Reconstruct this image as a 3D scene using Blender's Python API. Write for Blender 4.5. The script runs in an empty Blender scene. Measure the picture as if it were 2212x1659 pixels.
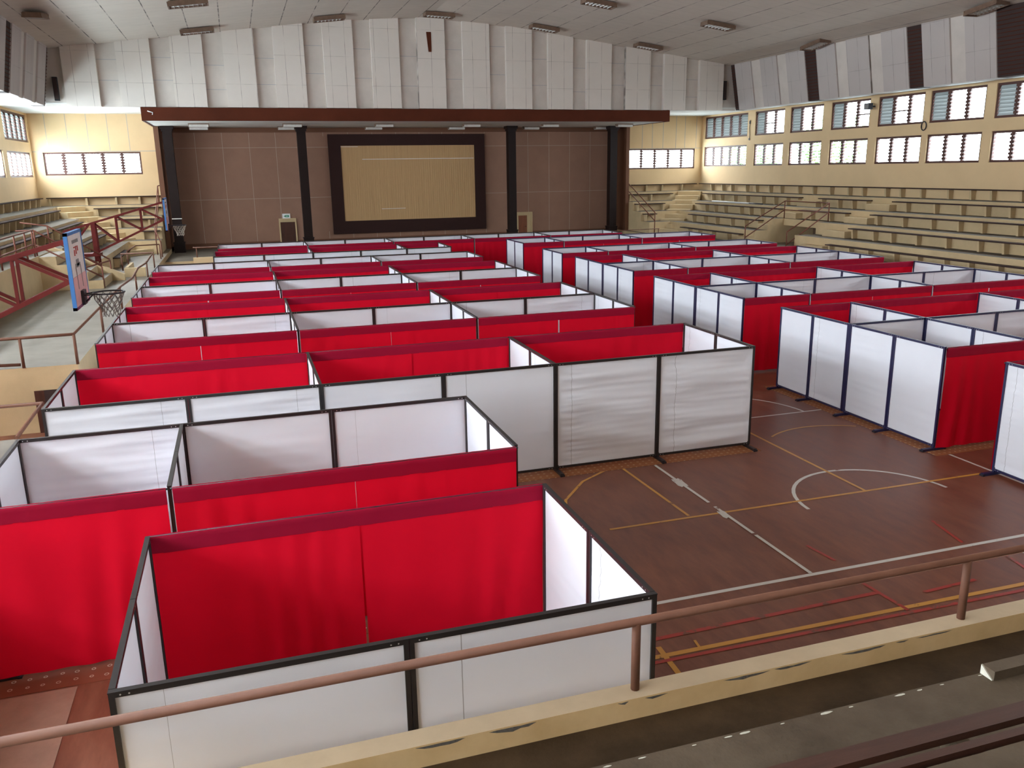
import bpy, math, random
from mathutils import Vector, Matrix, noise
random.seed(7)
COL = bpy.context.scene.collection
PI = math.pi

# ------------------------------------------------------------------ materials
def new_mat(name):
    m = bpy.data.materials.new(name); m.use_nodes = True
    nt = m.node_tree; nt.nodes.clear()
    return m, nt, nt.nodes.new('ShaderNodeOutputMaterial')
def N(nt, t, **kw):
    n = nt.nodes.new(t)
    for k, v in kw.items():
        if k in n.inputs: n.inputs[k].default_value = v
        else: setattr(n, k, v)
    return n
def principled(name, col, rough=.6, metal=0., var=.0, vscale=3., bump=0., bscale=40., col2=None, stretch=None, spec=.5, coat=0.):
    m, nt, out = new_mat(name)
    b = N(nt, 'ShaderNodeBsdfPrincipled'); b.inputs['Roughness'].default_value = rough
    b.inputs['Metallic'].default_value = metal; b.inputs['Specular IOR Level'].default_value = spec
    if coat: b.inputs['Coat Weight'].default_value = coat; b.inputs['Coat Roughness'].default_value = .15
    c = (*col, 1)
    tc = N(nt, 'ShaderNodeTexCoord'); src = tc.outputs['Object']
    if stretch:
        mp = N(nt, 'ShaderNodeMapping'); mp.inputs['Scale'].default_value = stretch
        nt.links.new(src, mp.inputs['Vector']); src = mp.outputs['Vector']
    if var or col2:
        n = N(nt, 'ShaderNodeTexNoise', Scale=vscale, Detail=6., Roughness=.62); nt.links.new(src, n.inputs['Vector'])
        r = N(nt, 'ShaderNodeValToRGB'); r.color_ramp.elements[0].position = .32; r.color_ramp.elements[1].position = .7
        d = tuple(x * (1 - var) for x in col) if col2 is None else col2
        r.color_ramp.elements[0].color = (*d, 1); r.color_ramp.elements[1].color = c
        nt.links.new(n.outputs['Fac'], r.inputs['Fac']); nt.links.new(r.outputs['Color'], b.inputs['Base Color'])
    else:
        b.inputs['Base Color'].default_value = c
    if bump:
        n2 = N(nt, 'ShaderNodeTexNoise', Scale=bscale, Detail=4.); nt.links.new(src, n2.inputs['Vector'])
        bp = N(nt, 'ShaderNodeBump', Strength=bump, Distance=.02); nt.links.new(n2.outputs['Fac'], bp.inputs['Height'])
        nt.links.new(bp.outputs['Normal'], b.inputs['Normal'])
    nt.links.new(b.outputs[0], out.inputs[0])
    return m
def cloth_mat(name, col, trans=.3, var=.05):
    m, nt, out = new_mat(name)
    tc = N(nt, 'ShaderNodeTexCoord')
    n = N(nt, 'ShaderNodeTexNoise', Scale=2.5, Detail=4.); nt.links.new(tc.outputs['Object'], n.inputs['Vector'])
    mx = N(nt, 'ShaderNodeMix', data_type='RGBA')
    mx.inputs['A'].default_value = (*[x * (1 - var) for x in col], 1); mx.inputs['B'].default_value = (*col, 1)
    nt.links.new(n.outputs['Fac'], mx.inputs['Factor'])
    w = N(nt, 'ShaderNodeTexNoise', Scale=300., Detail=2.); nt.links.new(tc.outputs['Object'], w.inputs['Vector'])
    bp = N(nt, 'ShaderNodeBump', Strength=.12, Distance=.004); nt.links.new(w.outputs['Fac'], bp.inputs['Height'])
    d = N(nt, 'ShaderNodeBsdfPrincipled'); d.inputs['Roughness'].default_value = .75; d.inputs['Specular IOR Level'].default_value = .12
    t = N(nt, 'ShaderNodeBsdfTranslucent')
    for x in (d.inputs['Base Color'], t.inputs['Color']): nt.links.new(mx.outputs['Result'], x)
    nt.links.new(bp.outputs['Normal'], d.inputs['Normal'])
    ms = N(nt, 'ShaderNodeMixShader', Fac=trans)
    nt.links.new(d.outputs[0], ms.inputs[1]); nt.links.new(t.outputs[0], ms.inputs[2]); nt.links.new(ms.outputs[0], out.inputs[0])
    return m
def louvre_mat(name, clear):
    m, nt, out = new_mat(name)
    d = N(nt, 'ShaderNodeBsdfTranslucent'); d.inputs['Color'].default_value = (.8, .86, .88, 1) if clear > .5 else (.17, .185, .182, 1)
    d2 = N(nt, 'ShaderNodeBsdfPrincipled', Roughness=.15); d2.inputs['Base Color'].default_value = (.7, .75, .76, 1)
    t = N(nt, 'ShaderNodeBsdfTransparent'); t.inputs['Color'].default_value = (.92, .96, .97, 1)
    a = N(nt, 'ShaderNodeMixShader', Fac=.3); nt.links.new(d.outputs[0], a.inputs[1]); nt.links.new(d2.outputs[0], a.inputs[2])
    b = N(nt, 'ShaderNodeMixShader', Fac=clear); nt.links.new(a.outputs[0], b.inputs[1]); nt.links.new(t.outputs[0], b.inputs[2])
    nt.links.new(b.outputs[0], out.inputs[0])
    return m
def grid_mat(name, col, line, sx, sy, wx, wy, axes='XY', stain=.12, offx=0., offy=0., rough=.85):
    """boards with thin joints every sx / sy metres along two object axes"""
    m, nt, out = new_mat(name)
    tc = N(nt, 'ShaderNodeTexCoord'); sep = N(nt, 'ShaderNodeSeparateXYZ'); nt.links.new(tc.outputs['Object'], sep.inputs[0])
    def joint(ax, s, w, off):
        a = N(nt, 'ShaderNodeMath', operation='ADD'); nt.links.new(sep.outputs[ax], a.inputs[0]); a.inputs[1].default_value = 100 * s + off
        d = N(nt, 'ShaderNodeMath', operation='DIVIDE'); nt.links.new(a.outputs[0], d.inputs[0]); d.inputs[1].default_value = s
        f = N(nt, 'ShaderNodeMath', operation='FRACT'); nt.links.new(d.outputs[0], f.inputs[0])
        l = N(nt, 'ShaderNodeMath', operation='LESS_THAN'); nt.links.new(f.outputs[0], l.inputs[0]); l.inputs[1].default_value = w / s
        return l.outputs[0]
    j1 = joint(axes[0], sx, wx, offx); j2 = joint(axes[1], sy, wy, offy)
    mu = N(nt, 'ShaderNodeMath', operation='MULTIPLY'); nt.links.new(j2, mu.inputs[0]); mu.inputs[1].default_value = .45
    mxx = N(nt, 'ShaderNodeMath', operation='MAXIMUM'); nt.links.new(j1, mxx.inputs[0]); nt.links.new(mu.outputs[0], mxx.inputs[1])
    n = N(nt, 'ShaderNodeTexNoise', Scale=.9, Detail=7., Roughness=.65); nt.links.new(tc.outputs['Object'], n.inputs['Vector'])
    base = N(nt, 'ShaderNodeMix', data_type='RGBA'); nt.links.new(n.outputs['Fac'], base.inputs['Factor'])
    base.inputs['A'].default_value = (*[x * (1 - stain) for x in col], 1); base.inputs['B'].default_value = (*col, 1)
    n3 = N(nt, 'ShaderNodeTexNoise', Scale=1.7, Detail=2.); nt.links.new(tc.outputs['Object'], n3.inputs['Vector'])
    rr = N(nt, 'ShaderNodeMapRange'); rr.inputs[1].default_value = .3; rr.inputs[2].default_value = .6; nt.links.new(n3.outputs['Fac'], rr.inputs[0])
    fm = N(nt, 'ShaderNodeMath', operation='MULTIPLY'); nt.links.new(mxx.outputs[0], fm.inputs[0]); nt.links.new(rr.outputs[0], fm.inputs[1])
    mx = N(nt, 'ShaderNodeMix', data_type='RGBA'); nt.links.new(fm.outputs[0], mx.inputs['Factor'])
    nt.links.new(base.outputs['Result'], mx.inputs['A']); mx.inputs['B'].default_value = (*line, 1)
    b = N(nt, 'ShaderNodeBsdfPrincipled', Roughness=rough); b.inputs['Specular IOR Level'].default_value = .2
    nt.links.new(mx.outputs['Result'], b.inputs['Base Color']); nt.links.new(b.outputs[0], out.inputs[0])
    return m
def floor_mat():
    m, nt, out = new_mat('court_floor')
    tc = N(nt, 'ShaderNodeTexCoord'); mp = N(nt, 'ShaderNodeMapping'); mp.inputs['Scale'].default_value = (3., .8, 1.)
    mp.inputs['Rotation'].default_value = (0, 0, .9)
    nt.links.new(tc.outputs['Object'], mp.inputs['Vector'])
    n = N(nt, 'ShaderNodeTexNoise', Scale=1.6, Detail=9., Roughness=.7); nt.links.new(mp.outputs['Vector'], n.inputs['Vector'])
    r = N(nt, 'ShaderNodeValToRGB'); e = r.color_ramp.elements
    e[0].position = .25; e[0].color = (.115, .032, .017, 1); e[1].position = .8; e[1].color = (.26, .104, .062, 1)
    nt.links.new(n.outputs['Fac'], r.inputs['Fac'])
    b = N(nt, 'ShaderNodeBsdfPrincipled'); nt.links.new(r.outputs['Color'], b.inputs['Base Color'])
    rg = N(nt, 'ShaderNodeMapRange'); rg.inputs[3].default_value = .28; rg.inputs[4].default_value = .55
    nt.links.new(n.outputs['Fac'], rg.inputs[0]); nt.links.new(rg.outputs[0], b.inputs['Roughness'])
    b.inputs['Specular IOR Level'].default_value = .42
    bp = N(nt, 'ShaderNodeBump', Strength=.08, Distance=.01); nt.links.new(n.outputs['Fac'], bp.inputs['Height']); nt.links.new(bp.outputs[0], b.inputs['Normal'])
    nt.links.new(b.outputs[0], out.inputs[0]); return m
def paint_mat(name, col, wear):
    m, nt, out = new_mat(name)
    tc = N(nt, 'ShaderNodeTexCoord')
    n = N(nt, 'ShaderNodeTexNoise', Scale=5., Detail=8., Roughness=.7); nt.links.new(tc.outputs['Object'], n.inputs['Vector'])
    g = N(nt, 'ShaderNodeMapRange'); g.inputs[1].default_value = wear; g.inputs[2].default_value = wear + .06; nt.links.new(n.outputs['Fac'], g.inputs[0])
    mx = N(nt, 'ShaderNodeMix', data_type='RGBA'); nt.links.new(g.outputs[0], mx.inputs['Factor'])
    mx.inputs['A'].default_value = (.16, .05, .028, 1); mx.inputs['B'].default_value = (*col, 1)
    b = N(nt, 'ShaderNodeBsdfPrincipled', Roughness=.4); nt.links.new(mx.outputs['Result'], b.inputs['Base Color'])
    nt.links.new(b.outputs[0], out.inputs[0]); return m
def parapet_mat():
    m, nt, out = new_mat('parapet_lit_paint')
    tc = N(nt, 'ShaderNodeTexCoord'); sep = N(nt, 'ShaderNodeSeparateXYZ'); nt.links.new(tc.outputs['Object'], sep.inputs[0])
    n = N(nt, 'ShaderNodeTexNoise', Scale=2.2, Detail=6., Roughness=.6); nt.links.new(tc.outputs['Object'], n.inputs['Vector'])
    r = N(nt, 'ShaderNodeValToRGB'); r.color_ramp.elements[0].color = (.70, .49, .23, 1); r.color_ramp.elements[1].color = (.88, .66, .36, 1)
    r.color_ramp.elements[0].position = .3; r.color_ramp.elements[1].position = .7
    nt.links.new(n.outputs['Fac'], r.inputs['Fac'])
    b = N(nt, 'ShaderNodeBsdfPrincipled', Roughness=.8); nt.links.new(r.outputs['Color'], b.inputs['Base Color'])
    nt.links.new(b.outputs[0], out.inputs[0]); return m
def rug_mat(name, base, motif, s):
    m, nt, out = new_mat(name)
    tc = N(nt, 'ShaderNodeTexCoord')
    v = N(nt, 'ShaderNodeTexVoronoi', Scale=s, Randomness=.12); nt.links.new(tc.outputs['Object'], v.inputs['Vector'])
    w = N(nt, 'ShaderNodeMath', operation='PINGPONG'); nt.links.new(v.outputs['Distance'], w.inputs[0]); w.inputs[1].default_value = .13
    g = N(nt, 'ShaderNodeMath', operation='GREATER_THAN'); nt.links.new(w.outputs[0], g.inputs[0]); g.inputs[1].default_value = .102
    l = N(nt, 'ShaderNodeMath', operation='LESS_THAN'); nt.links.new(v.outputs['Distance'], l.inputs[0]); l.inputs[1].default_value = .3
    f = N(nt, 'ShaderNodeMath', operation='MULTIPLY'); nt.links.new(g.outputs[0], f.inputs[0]); nt.links.new(l.outputs[0], f.inputs[1])
    mx = N(nt, 'ShaderNodeMix', data_type='RGBA'); nt.links.new(f.outputs[0], mx.inputs['Factor'])
    mx.inputs['A'].default_value = (*base, 1); mx.inputs['B'].default_value = (*motif, 1)
    b = N(nt, 'ShaderNodeBsdfPrincipled', Roughness=.7); nt.links.new(mx.outputs['Result'], b.inputs['Base Color'])
    nt.links.new(b.outputs[0], out.inputs[0]); return m

M = {}
M['white'] = cloth_mat('white_polyester', (.80, .83, .90), .10)
M['seam'] = principled('seam_thread', (.36, .37, .40), .8)
M['red'] = cloth_mat('red_satin', (.74, .004, .026), .26, .08)
M['redhem'] = cloth_mat('red_satin_doubled_shaded', (.36, .006, .036), .04, .12)  # hem darkened in colour for the backlight two layers hold back
M['black'] = principled('black_steel_tube', (.022, .018, .019), .42, 0, .2, 8)
M['navy'] = principled('navy_steel_tube', (.020, .020, .075), .42, 0, .2, 8)
M['rivet'] = principled('bright_rivet', (.75, .75, .75), .35, .6)
M['floor'] = floor_mat()
M['yellow'] = principled('cream_yellow_wall_paint', (.76, .56, .32), .85, 0, .09, .7, .05, 60)
M['stand'] = principled('cream_painted_concrete', (.62, .47, .27), .85, 0, .18, 1.2, .1, 30)
M['tread'] = principled('bare_concrete_tread', (.17, .145, .115), .85, 0, .3, 1.5, .1, 30, spec=.12)
M['plat'] = principled('smooth_worn_concrete', (.215, .185, .145), .5, 0, .35, 1.1, .05, 30, spec=.3)
M['neartread'] = principled('grey_stained_concrete', (.15, .116, .08), .75, 0, .0, 1.6, .25, 40, col2=(.08, .058, .038), spec=.25)
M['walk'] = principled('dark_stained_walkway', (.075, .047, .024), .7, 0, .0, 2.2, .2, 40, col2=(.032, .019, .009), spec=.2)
M['parapet'] = parapet_mat()  # face colour lightened in place of light falling from behind
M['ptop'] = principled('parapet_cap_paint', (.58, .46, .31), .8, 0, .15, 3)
M['chip'] = principled('chipped_bare_cement', (.17, .155, .14), .95, 0, .4, 25, .5, 60)
M['chipwhite'] = principled('flaking_white_paint', (.72, .72, .62), .9, 0, .2, 20)
M['ceil'] = grid_mat('ceiling_boards', (.66, .585, .505), (.13, .11, .10), 1.22, .61, .035, .014, 'XY', .2)
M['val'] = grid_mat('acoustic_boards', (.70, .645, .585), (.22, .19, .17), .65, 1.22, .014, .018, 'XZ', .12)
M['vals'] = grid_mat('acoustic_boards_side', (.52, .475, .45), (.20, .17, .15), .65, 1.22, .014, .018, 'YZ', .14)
M['valrec'] = principled('acoustic_board_recessed', (.64, .585, .53), .9, 0, .15, 1.0)
M['soffit'] = principled('white_soffit_board', (.74, .73, .69), .85, 0, .12, 1.2)
M['fascia'] = principled('brown_stained_board', (.105, .026, .012), .75, 0, .3, .6, spec=.12)
M['stagewall'] = principled('brown_fibre_board', (.30, .165, .112), .85, 0, .12, 1.3, .12, 120)
M['joint'] = principled('pale_joint_strip', (.42, .33, .26), .8)
M['base'] = principled('brown_skirting', (.15, .062, .03), .7)
M['column'] = principled('dark_brown_gloss_paint', (.016, .008, .007), .5, 0, .2, 3, spec=.2)
M['scrframe'] = principled('dark_brown_frame', (.035, .014, .012), .7, 0, .1, 2, spec=.2)
M['scr'] = principled('tan_ribbed_sheet', (.62, .41, .205), .8, 0, .0, 6., .35, 8., col2=(.50, .32, .15), stretch=(6., 1., .05))
M['whiteline'] = principled('white_tape', (.85, .84, .8), .6)
M['doorw'] = principled('brown_door_wood', (.075, .020, .010), .5, 0, .4, 3, stretch=(6, 1, .4))
M['doorlit'] = principled('lit_door_wood', (.26, .075, .025), .5, 0, .3, 3, stretch=(6, 1, .4))  # brighter copy of the door wood, light on the door put into its colour
M['winframe'] = principled('red_brown_window_frame', (.085, .032, .024), .55)
M['glass'] = louvre_mat('clear_louvre_glass', .80)
M['frost'] = louvre_mat('frosted_louvre_glass', .0)
M['plank'] = principled('dark_bench_plank', (.055, .032, .028), .85, 0, .35, 3, spec=.15)
M['nearplank'] = principled('red_brown_bench_plank', (.085, .034, .022), .5, 0, .4, 2.5, .1, 50, stretch=(.5, 6, 1))
M['rail'] = principled('brown_painted_pipe', (.185, .084, .054), .6, 0, .2, 5, spec=.25)
M['railred'] = principled('dull_red_pipe', (.18, .062, .04), .6, 0, .2, 5, spec=.2)
M['truss'] = principled('oxide_red_steel', (.125, .017, .015), .6, 0, .25, 4, spec=.15)
M['bb'] = principled('worn_white_backboard', (.72, .66, .62), .5, 0, .1, 5)
M['pink'] = principled('faded_pink_backboard_paint', (.70, .38, .37), .55, 0, .15, 6)
M['blue'] = principled('blue_backboard_edge', (.035, .16, .42), .45)
M['bbmag'] = principled('light_tinted_backboard_edge', (.16, .02, .10), .45)  # blue frame's bottom edge, purple-red of the light put into its colour
M['dark'] = principled('near_black_metal', (.014, .013, .02), .5)
M['net'] = principled('grey_net_cord', (.23, .21, .20), .9)
M['netpale'] = principled('pale_net_cord', (.62, .60, .52), .9)
M['fixture'] = principled('dusty_brown_fixture_metal', (.20, .125, .085), .6, 0, .3, 6)
M['reflector'] = principled('dusty_white_reflector', (.62, .60, .56), .5, 0, .2, 6)
M['tube'] = principled('white_lamp_tube', (.8, .8, .8), .3)
M['speaker'] = principled('black_speaker_cloth', (.012, .014, .018), .8)
M['slot'] = principled('dark_slatted_opening', (.035, .017, .014), .8)
M['passage'] = principled('brown_passage_wall', (.13, .075, .045), .8)
M['signw'] = principled('white_sign_face', (.82, .84, .84), .5)
M['green'] = principled('green_sign_ink', (.02, .25, .14), .5)
M['ink'] = principled('grey_sign_ink', (.20, .19, .19), .6)
M['redink'] = principled('red_sign_ink', (.45, .05, .04), .6)
M['pinkmat'] = principled('pinkish_beige_mat', (.40, .225, .165), .9, 0, .18, 5, .2, 80)
M['rug'] = rug_mat('patterned_vinyl_red', (.20, .05, .022), (.50, .38, .30), 7.)
M['rug2'] = rug_mat('patterned_vinyl_orange', (.27, .095, .03), (.55, .42, .25), 9.)
M['linew'] = paint_mat('white_line_paint', (.62, .60, .56), .33)
M['liney'] = paint_mat('yellow_line_paint', (.56, .27, .045), .34)
M['liner'] = paint_mat('faded_red_line_paint', (.36, .030, .020), .40)
M['leaf'] = principled('tree_leaf', (.10, .22, .05), .6, 0, .4, 2)
M['bark'] = principled('tree_bark', (.12, .08, .05), .9)

# ------------------------------------------------------------------ mesh builder
class MB:
    def __init__(s): s.v = []; s.f = []; s.mi = []; s.mats = []; s.smooth = False; s.sm = []
    def _m(s, mat):
        if mat not in s.mats: s.mats.append(mat)
        return s.mats.index(mat)
    def face(s, idx, mat, sm=False): s.f.append(idx); s.mi.append(s._m(mat)); s.sm.append(sm)
    def hexa(s, P, mat):
        b = len(s.v); s.v += [tuple(p) for p in P]
        for q in ((0,3,2,1),(4,5,6,7),(0,1,5,4),(1,2,6,5),(2,3,7,6),(3,0,4,7)): s.face([b+i for i in q], mat)
    def box(s, x0, x1, y0, y1, z0, z1, mat, top=None):
        s.hexa([(x0,y0,z0),(x1,y0,z0),(x1,y1,z0),(x0,y1,z0),(x0,y0,z1),(x1,y0,z1),(x1,y1,z1),(x0,y1,z1)], mat)
        if top: s.mi[-5] = s._m(top)
    def rbox(s, c, sx, sy, z0, z1, ang, mat):
        ca, sa = math.cos(ang), math.sin(ang)
        P = [(c[0]+ca*a-sa*b, c[1]+sa*a+ca*b) for a, b in ((-sx/2,-sy/2),(sx/2,-sy/2),(sx/2,sy/2),(-sx/2,sy/2))]
        s.hexa([(*p, z0) for p in P] + [(*p, z1) for p in P], mat)
    def tube(s, pts, r, mat, n=8, cap=True):
        pts = [Vector(p) for p in pts]; rings = []
        for i, p in enumerate(pts):
            a = pts[i-1] if i else None; c = pts[i+1] if i+1 < len(pts) else None
            d = ((c-p).normalized() if c else Vector()) + ((p-a).normalized() if a else Vector())
            d.normalize()
            up = Vector((0,0,1)) if abs(d.z) < .9 else Vector((1,0,0))
            u = d.cross(up).normalized(); w = u.cross(d)
            b = len(s.v)
            for k in range(n):
                t = 2*PI*k/n; s.v.append(tuple(p + r*(math.cos(t)*u + math.sin(t)*w)))
            rings.append(b)
        for a, b in zip(rings, rings[1:]):
            for k in range(n): s.face([a+k, a+(k+1)%n, b+(k+1)%n, b+k], mat, True)
        if cap:
            s.face([rings[0]+k for k in range(n)][::-1], mat); s.face([rings[-1]+k for k in range(n)], mat)
    def bar(s, p, q, w, h, mat):
        p, q = Vector(p), Vector(q); d = (q-p).normalized()
        up = Vector((0,0,1)) if abs(d.z) < .95 else Vector((0,1,0))
        u = d.cross(up).normalized(); n = u.cross(d)
        P = [p-u*w/2-n*h/2, q-u*w/2-n*h/2, q+u*w/2-n*h/2, p+u*w/2-n*h/2, p-u*w/2+n*h/2, q-u*w/2+n*h/2, q+u*w/2+n*h/2, p+u*w/2+n*h/2]
        s.hexa(P, mat)
    def poly(s, pts, mat): b = len(s.v); s.v += [tuple(p) for p in pts]; s.face(list(range(b, b+len(pts))), mat)
    def mesh(s, name):
        me = bpy.data.meshes.new(name); me.from_pydata(s.v, [], s.f)
        for m in s.mats: me.materials.append(m)
        for p, i, sm in zip(me.polygons, s.mi, s.sm): p.material_index = i; p.use_smooth = sm
        me.update(); return me
    def obj(s, name, parent=None): return link(name, s.mesh(name), parent)
def link(name, me, parent=None):
    o = bpy.data.objects.new(name, me); COL.objects.link(o)
    if parent: o.parent = parent
    return o
def thing(name, label, cat, loc=(0,0,0), rz=0., group=None, kind=None):
    o = bpy.data.objects.new(name, None); COL.objects.link(o); o.empty_display_size = .2
    o.location = loc; o.rotation_euler = (0,0,rz)
    return tag(o, label, cat, group, kind)
def tag(o, label, cat, group=None, kind=None):
    o['label'] = label; o['category'] = cat
    if group: o['group'] = group
    if kind: o['kind'] = kind
    return o
def struct(name, mb, label, cat): return tag(mb.obj(name), label, cat, kind='structure')

# ------------------------------------------------------------------ camera (29.5 mm, on the near stand)
f, pitch, yaw, roll = 1812.4, math.radians(14.388), math.radians(-17.647), math.radians(-.902)
def cray(u, v):
    cr, sr = math.cos(-roll), math.sin(-roll); u, v = cr*u - sr*v, sr*u + cr*v
    cp, sp = math.cos(pitch), math.sin(pitch); x, y, z = u, cp - sp*v, -sp - cp*v
    c, s = math.cos(yaw), math.sin(yaw); return Vector((c*x - s*y, s*x + c*y, z))
fw = cray(0,0); rt = cray(1,0) - fw; up = fw - cray(0,1)
cam = bpy.data.cameras.new('camera'); cam.sensor_width = 36; cam.lens = f/2212*36; cam.clip_start = .05; cam.clip_end = 300
co = bpy.data.objects.new('camera', cam); COL.objects.link(co)
R3 = Matrix((rt, up, -fw)).transposed(); co.matrix_world = Matrix.Translation((0,0,4.841)) @ R3.to_4x4()
bpy.context.scene.camera = co

# ------------------------------------------------------------------ shell dimensions
XL, XR, YB, YF, CX = -9.0, 26.9, -5.6, 46.3, 8.95
ZW = 7.7
def holes_wall(axis, pos, thick, u0, u1, z0, z1, holes, mat):
    """wall slab in plane axis=pos, extending outward by thick (sign), with rectangular openings (ua,ub,za,zb)"""
    mb = MB()
    us = sorted({u0, u1, *[h[0] for h in holes], *[h[1] for h in holes]}); zs = sorted({z0, z1, *[h[2] for h in holes], *[h[3] for h in holes]})
    for a, b in zip(us, us[1:]):
        run = None
        for c, d in zip(zs, zs[1:]):
            m = ((a+b)/2, (c+d)/2)
            if any(h[0] < m[0] < h[1] and h[2] < m[1] < h[3] for h in holes): continue
            p0, p1 = sorted((pos, pos+thick))
            if axis == 'x': mb.box(p0, p1, a, b, c, d, mat)
            else: mb.box(a, b, p0, p1, c, d, mat)
    return mb

# windows -------------------------------------------------------------------
WUP, WLO = (6.37, 7.6), (4.8, 5.92)
WY = [(41.5, 45.96, 5)] + [(38.2, 40.8, 3), (35.17, 37.72, 3), (32.0, 34.6, 3), (28.86, 31.5, 3), (25.85, 28.55, 3), (22.8, 25.42, 3)]
y = 22.8 - .45
while y > -2.5: WY.append((y-2.6, y, 3)); y -= 3.05
side_holes = [(a, b, *z) for a, b, n in WY for z in (WUP, WLO)]
win_no = [0]
def window_parts(w, h, n, root, style, blades=True):
    """local: x across 0..w, z 0..h, y=0 mid-plane; front (room) is -y"""
    fr = MB(); t = .085
    fr.box(0, w, -.05, .05, 0, t, M['winframe']); fr.box(0, w, -.05, .05, h-t, h, M['winframe'])
    for k in range(n+1):
        x = min(max(w*k/n - t/2, 0), w-t); fr.box(x, x+t, -.05, .05, t, h-t, M['winframe'])
    nb = 8 if style == 'up' else 7
    for k in range(1, n):                                  # blade clips standing off the mullions
        for j in range(nb):
            z = t + (h-2*t)*(j+.5)/nb; x = w*k/n
            fr.box(x-.10, x+.10, -.045, .045, z-.03, z+.06, M['winframe'])
    fr.obj('window_frame', root)
    if not blades: return
    for k in range(n):
        bl = MB(); x0, x1 = w*k/n + .045, w*(k+1)/n - .045
        frost = (style == 'up' and k == 0) or (n == 5 and style == 'up')
        openw = style == 'up' and n == 3 and k > 0 and (k + win_no[0]) % 3 == 0
        if openw: bl.box(x0, x1, -.03, .03, h*.45, h*.45+.05, M['winframe'])
        tilt = math.radians(66 if frost else (28 if style == 'lo' else 40)); hw = .075
        for j in range(nb):
            z = t + (h-2*t)*(j+.5)/nb; dy, dz = hw*math.cos(tilt), hw*math.sin(tilt)
            mat = M['frost'] if frost else M['glass']
            bl.hexa([(x0,-dy,z-dz),(x1,-dy,z-dz),(x1,dy,z+dz),(x0,dy,z+dz),(x0,-dy,z-dz+.006),(x1,-dy,z-dz+.006),(x1,dy,z+dz+.006),(x0,dy,z+dz+.006)], mat)
        bl.obj('louvre_blades', root)
ORD = ['first','second','third','fourth','fifth','sixth','seventh','eighth','ninth','tenth','eleventh','twelfth','thirteenth','fourteenth','fifteenth','sixteenth']
def add_window(loc, rz, w, h, n, style, label, blades=True):
    win_no[0] += 1
    r = thing('window_%d' % win_no[0], label, 'window', loc, rz, None, 'structure'); window_parts(w, h, n, r, style, blades)
for i, (a, b, n) in enumerate(WY):
    for st, (z0, z1) in (('up', WUP), ('lo', WLO)):
        lv = 'upper' if st == 'up' else 'lower'
        # right wall: room side faces -x ; local -y -> -x : rotate +90 -> local x along +y ; want -y -> ... use rz=-90: x->-y, -y->-x
        add_window((XR+.1, b, z0), -PI/2, b-a, z1-z0, n, st, '%s louvre window in right wall, %s from the stage corner' % (lv, ORD[i]), i < 9)
        add_window((XL-.1, a, z0), PI/2, b-a, z1-z0, n, st, '%s louvre window in left wall, %s from the stage corner' % (lv, ORD[i]), i < 9)
add_window((-8.55, YF+.1, 4.86), 0, 4.31, 1.07, 5, 'lo', 'long louvre window in end wall left of the stage')
add_window((22.07, YF+.1, 4.70), 0, 4.40, 1.15, 5, 'lo', 'long louvre window in end wall right of the stage')
back_holes = []

struct('wall_right', holes_wall('x', XR, .22, YB, YF+.25, -.1, ZW+.1, side_holes, M['yellow']), 'cream yellow right wall above the stands with two rows of windows', 'wall')
struct('wall_left', holes_wall('x', XL, -.22, YB, YF+.25, -.1, ZW+.1, side_holes, M['yellow']), 'cream yellow left wall above the stands with two rows of windows', 'wall')
w = holes_wall('y', YF, .22, XL, -3.42, -.1, ZW+.1, [(-8.55, -4.24, 4.86, 5.93)], M['yellow'])
for x in (-8.3, -7.4, -6.5, -5.6, -4.7): w.box(x, x+.02, YF-.004, YF, 5.98, 7.7, M['seam'])
w.box(XL, -3.42, YF-.004, YF, 5.95, 5.975, M['seam'])
struct('wall_far_left', w, 'cream yellow end wall left of the stage', 'wall')
w = holes_wall('y', YF, .22, 21.4, XR, -.1, ZW+.1, [(22.07, 26.47, 4.70, 5.85)], M['yellow'])
for x in (22.1, 22.95, 23.6, 24.3, 25.15, 25.75, 26.5): w.box(x, x+.025, YF-.004, YF, 5.88, 7.7, M['seam'])
w.box(21.4, XR, YF-.004, YF, 5.86, 5.88, M['seam'])
struct('wall_far_right', w, 'cream yellow end wall right of the stage', 'wall')
struct('wall_back', holes_wall('y', YB, -.22, XL, XR, -.1, 11.7, back_holes, M['yellow']), 'cream end wall behind the near stand', 'wall')

# stage wall ------------------------------------------------------------------
w = MB(); w.box(-3.42, 21.4, YF, YF+.22, -.1, ZW, M['stagewall'])
sw = struct('wall_stage', w, 'brown board wall at the back of the stage with pale joint lines', 'wall')
j = MB()
def vline(x, z0=1.3, z1=6.85): j.box(x-.011, x+.011, YF-.006, YF, z0, z1, M['joint'])
for x in (-2.95, -1.68, -.39, .91, 2.21): vline(x)
for x in (15.88, 17.14, 18.39, 19.66): vline(x)
for x in (4.62, 5.9, 7.17, 8.44, 9.7, 10.96, 12.2, 13.35): vline(x, 1.3, 1.75); vline(x, 6.62, 6.85)
for z in (6.08, 3.54):
    j.box(-3.3, 3.3, YF-.006, YF, z-.011, z+.011, M['joint']); j.box(3.5, 4.9, YF-.006, YF, z-.011, z+.011, M['joint'])
    j.box(13.2, 14.6, YF-.006, YF, z-.011, z+.011, M['joint']); j.box(14.8, 21.2, YF-.006, YF, z-.011, z+.011, M['joint'])
j.obj('joint_strips', sw)
b = MB(); b.box(-3.4, 21.38, YF-.03, YF, 1.08, 1.36, M['base']); struct('baseboard_stage', b, 'brown skirting along the foot of the stage wall', 'baseboard')
b = MB(); b.box(-3.4, 21.38, YF-.08, YF-.002, 6.82, 7.05, M['base']); struct('trim_1', b, 'brown trim along the top of the stage wall', 'trim')
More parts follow.
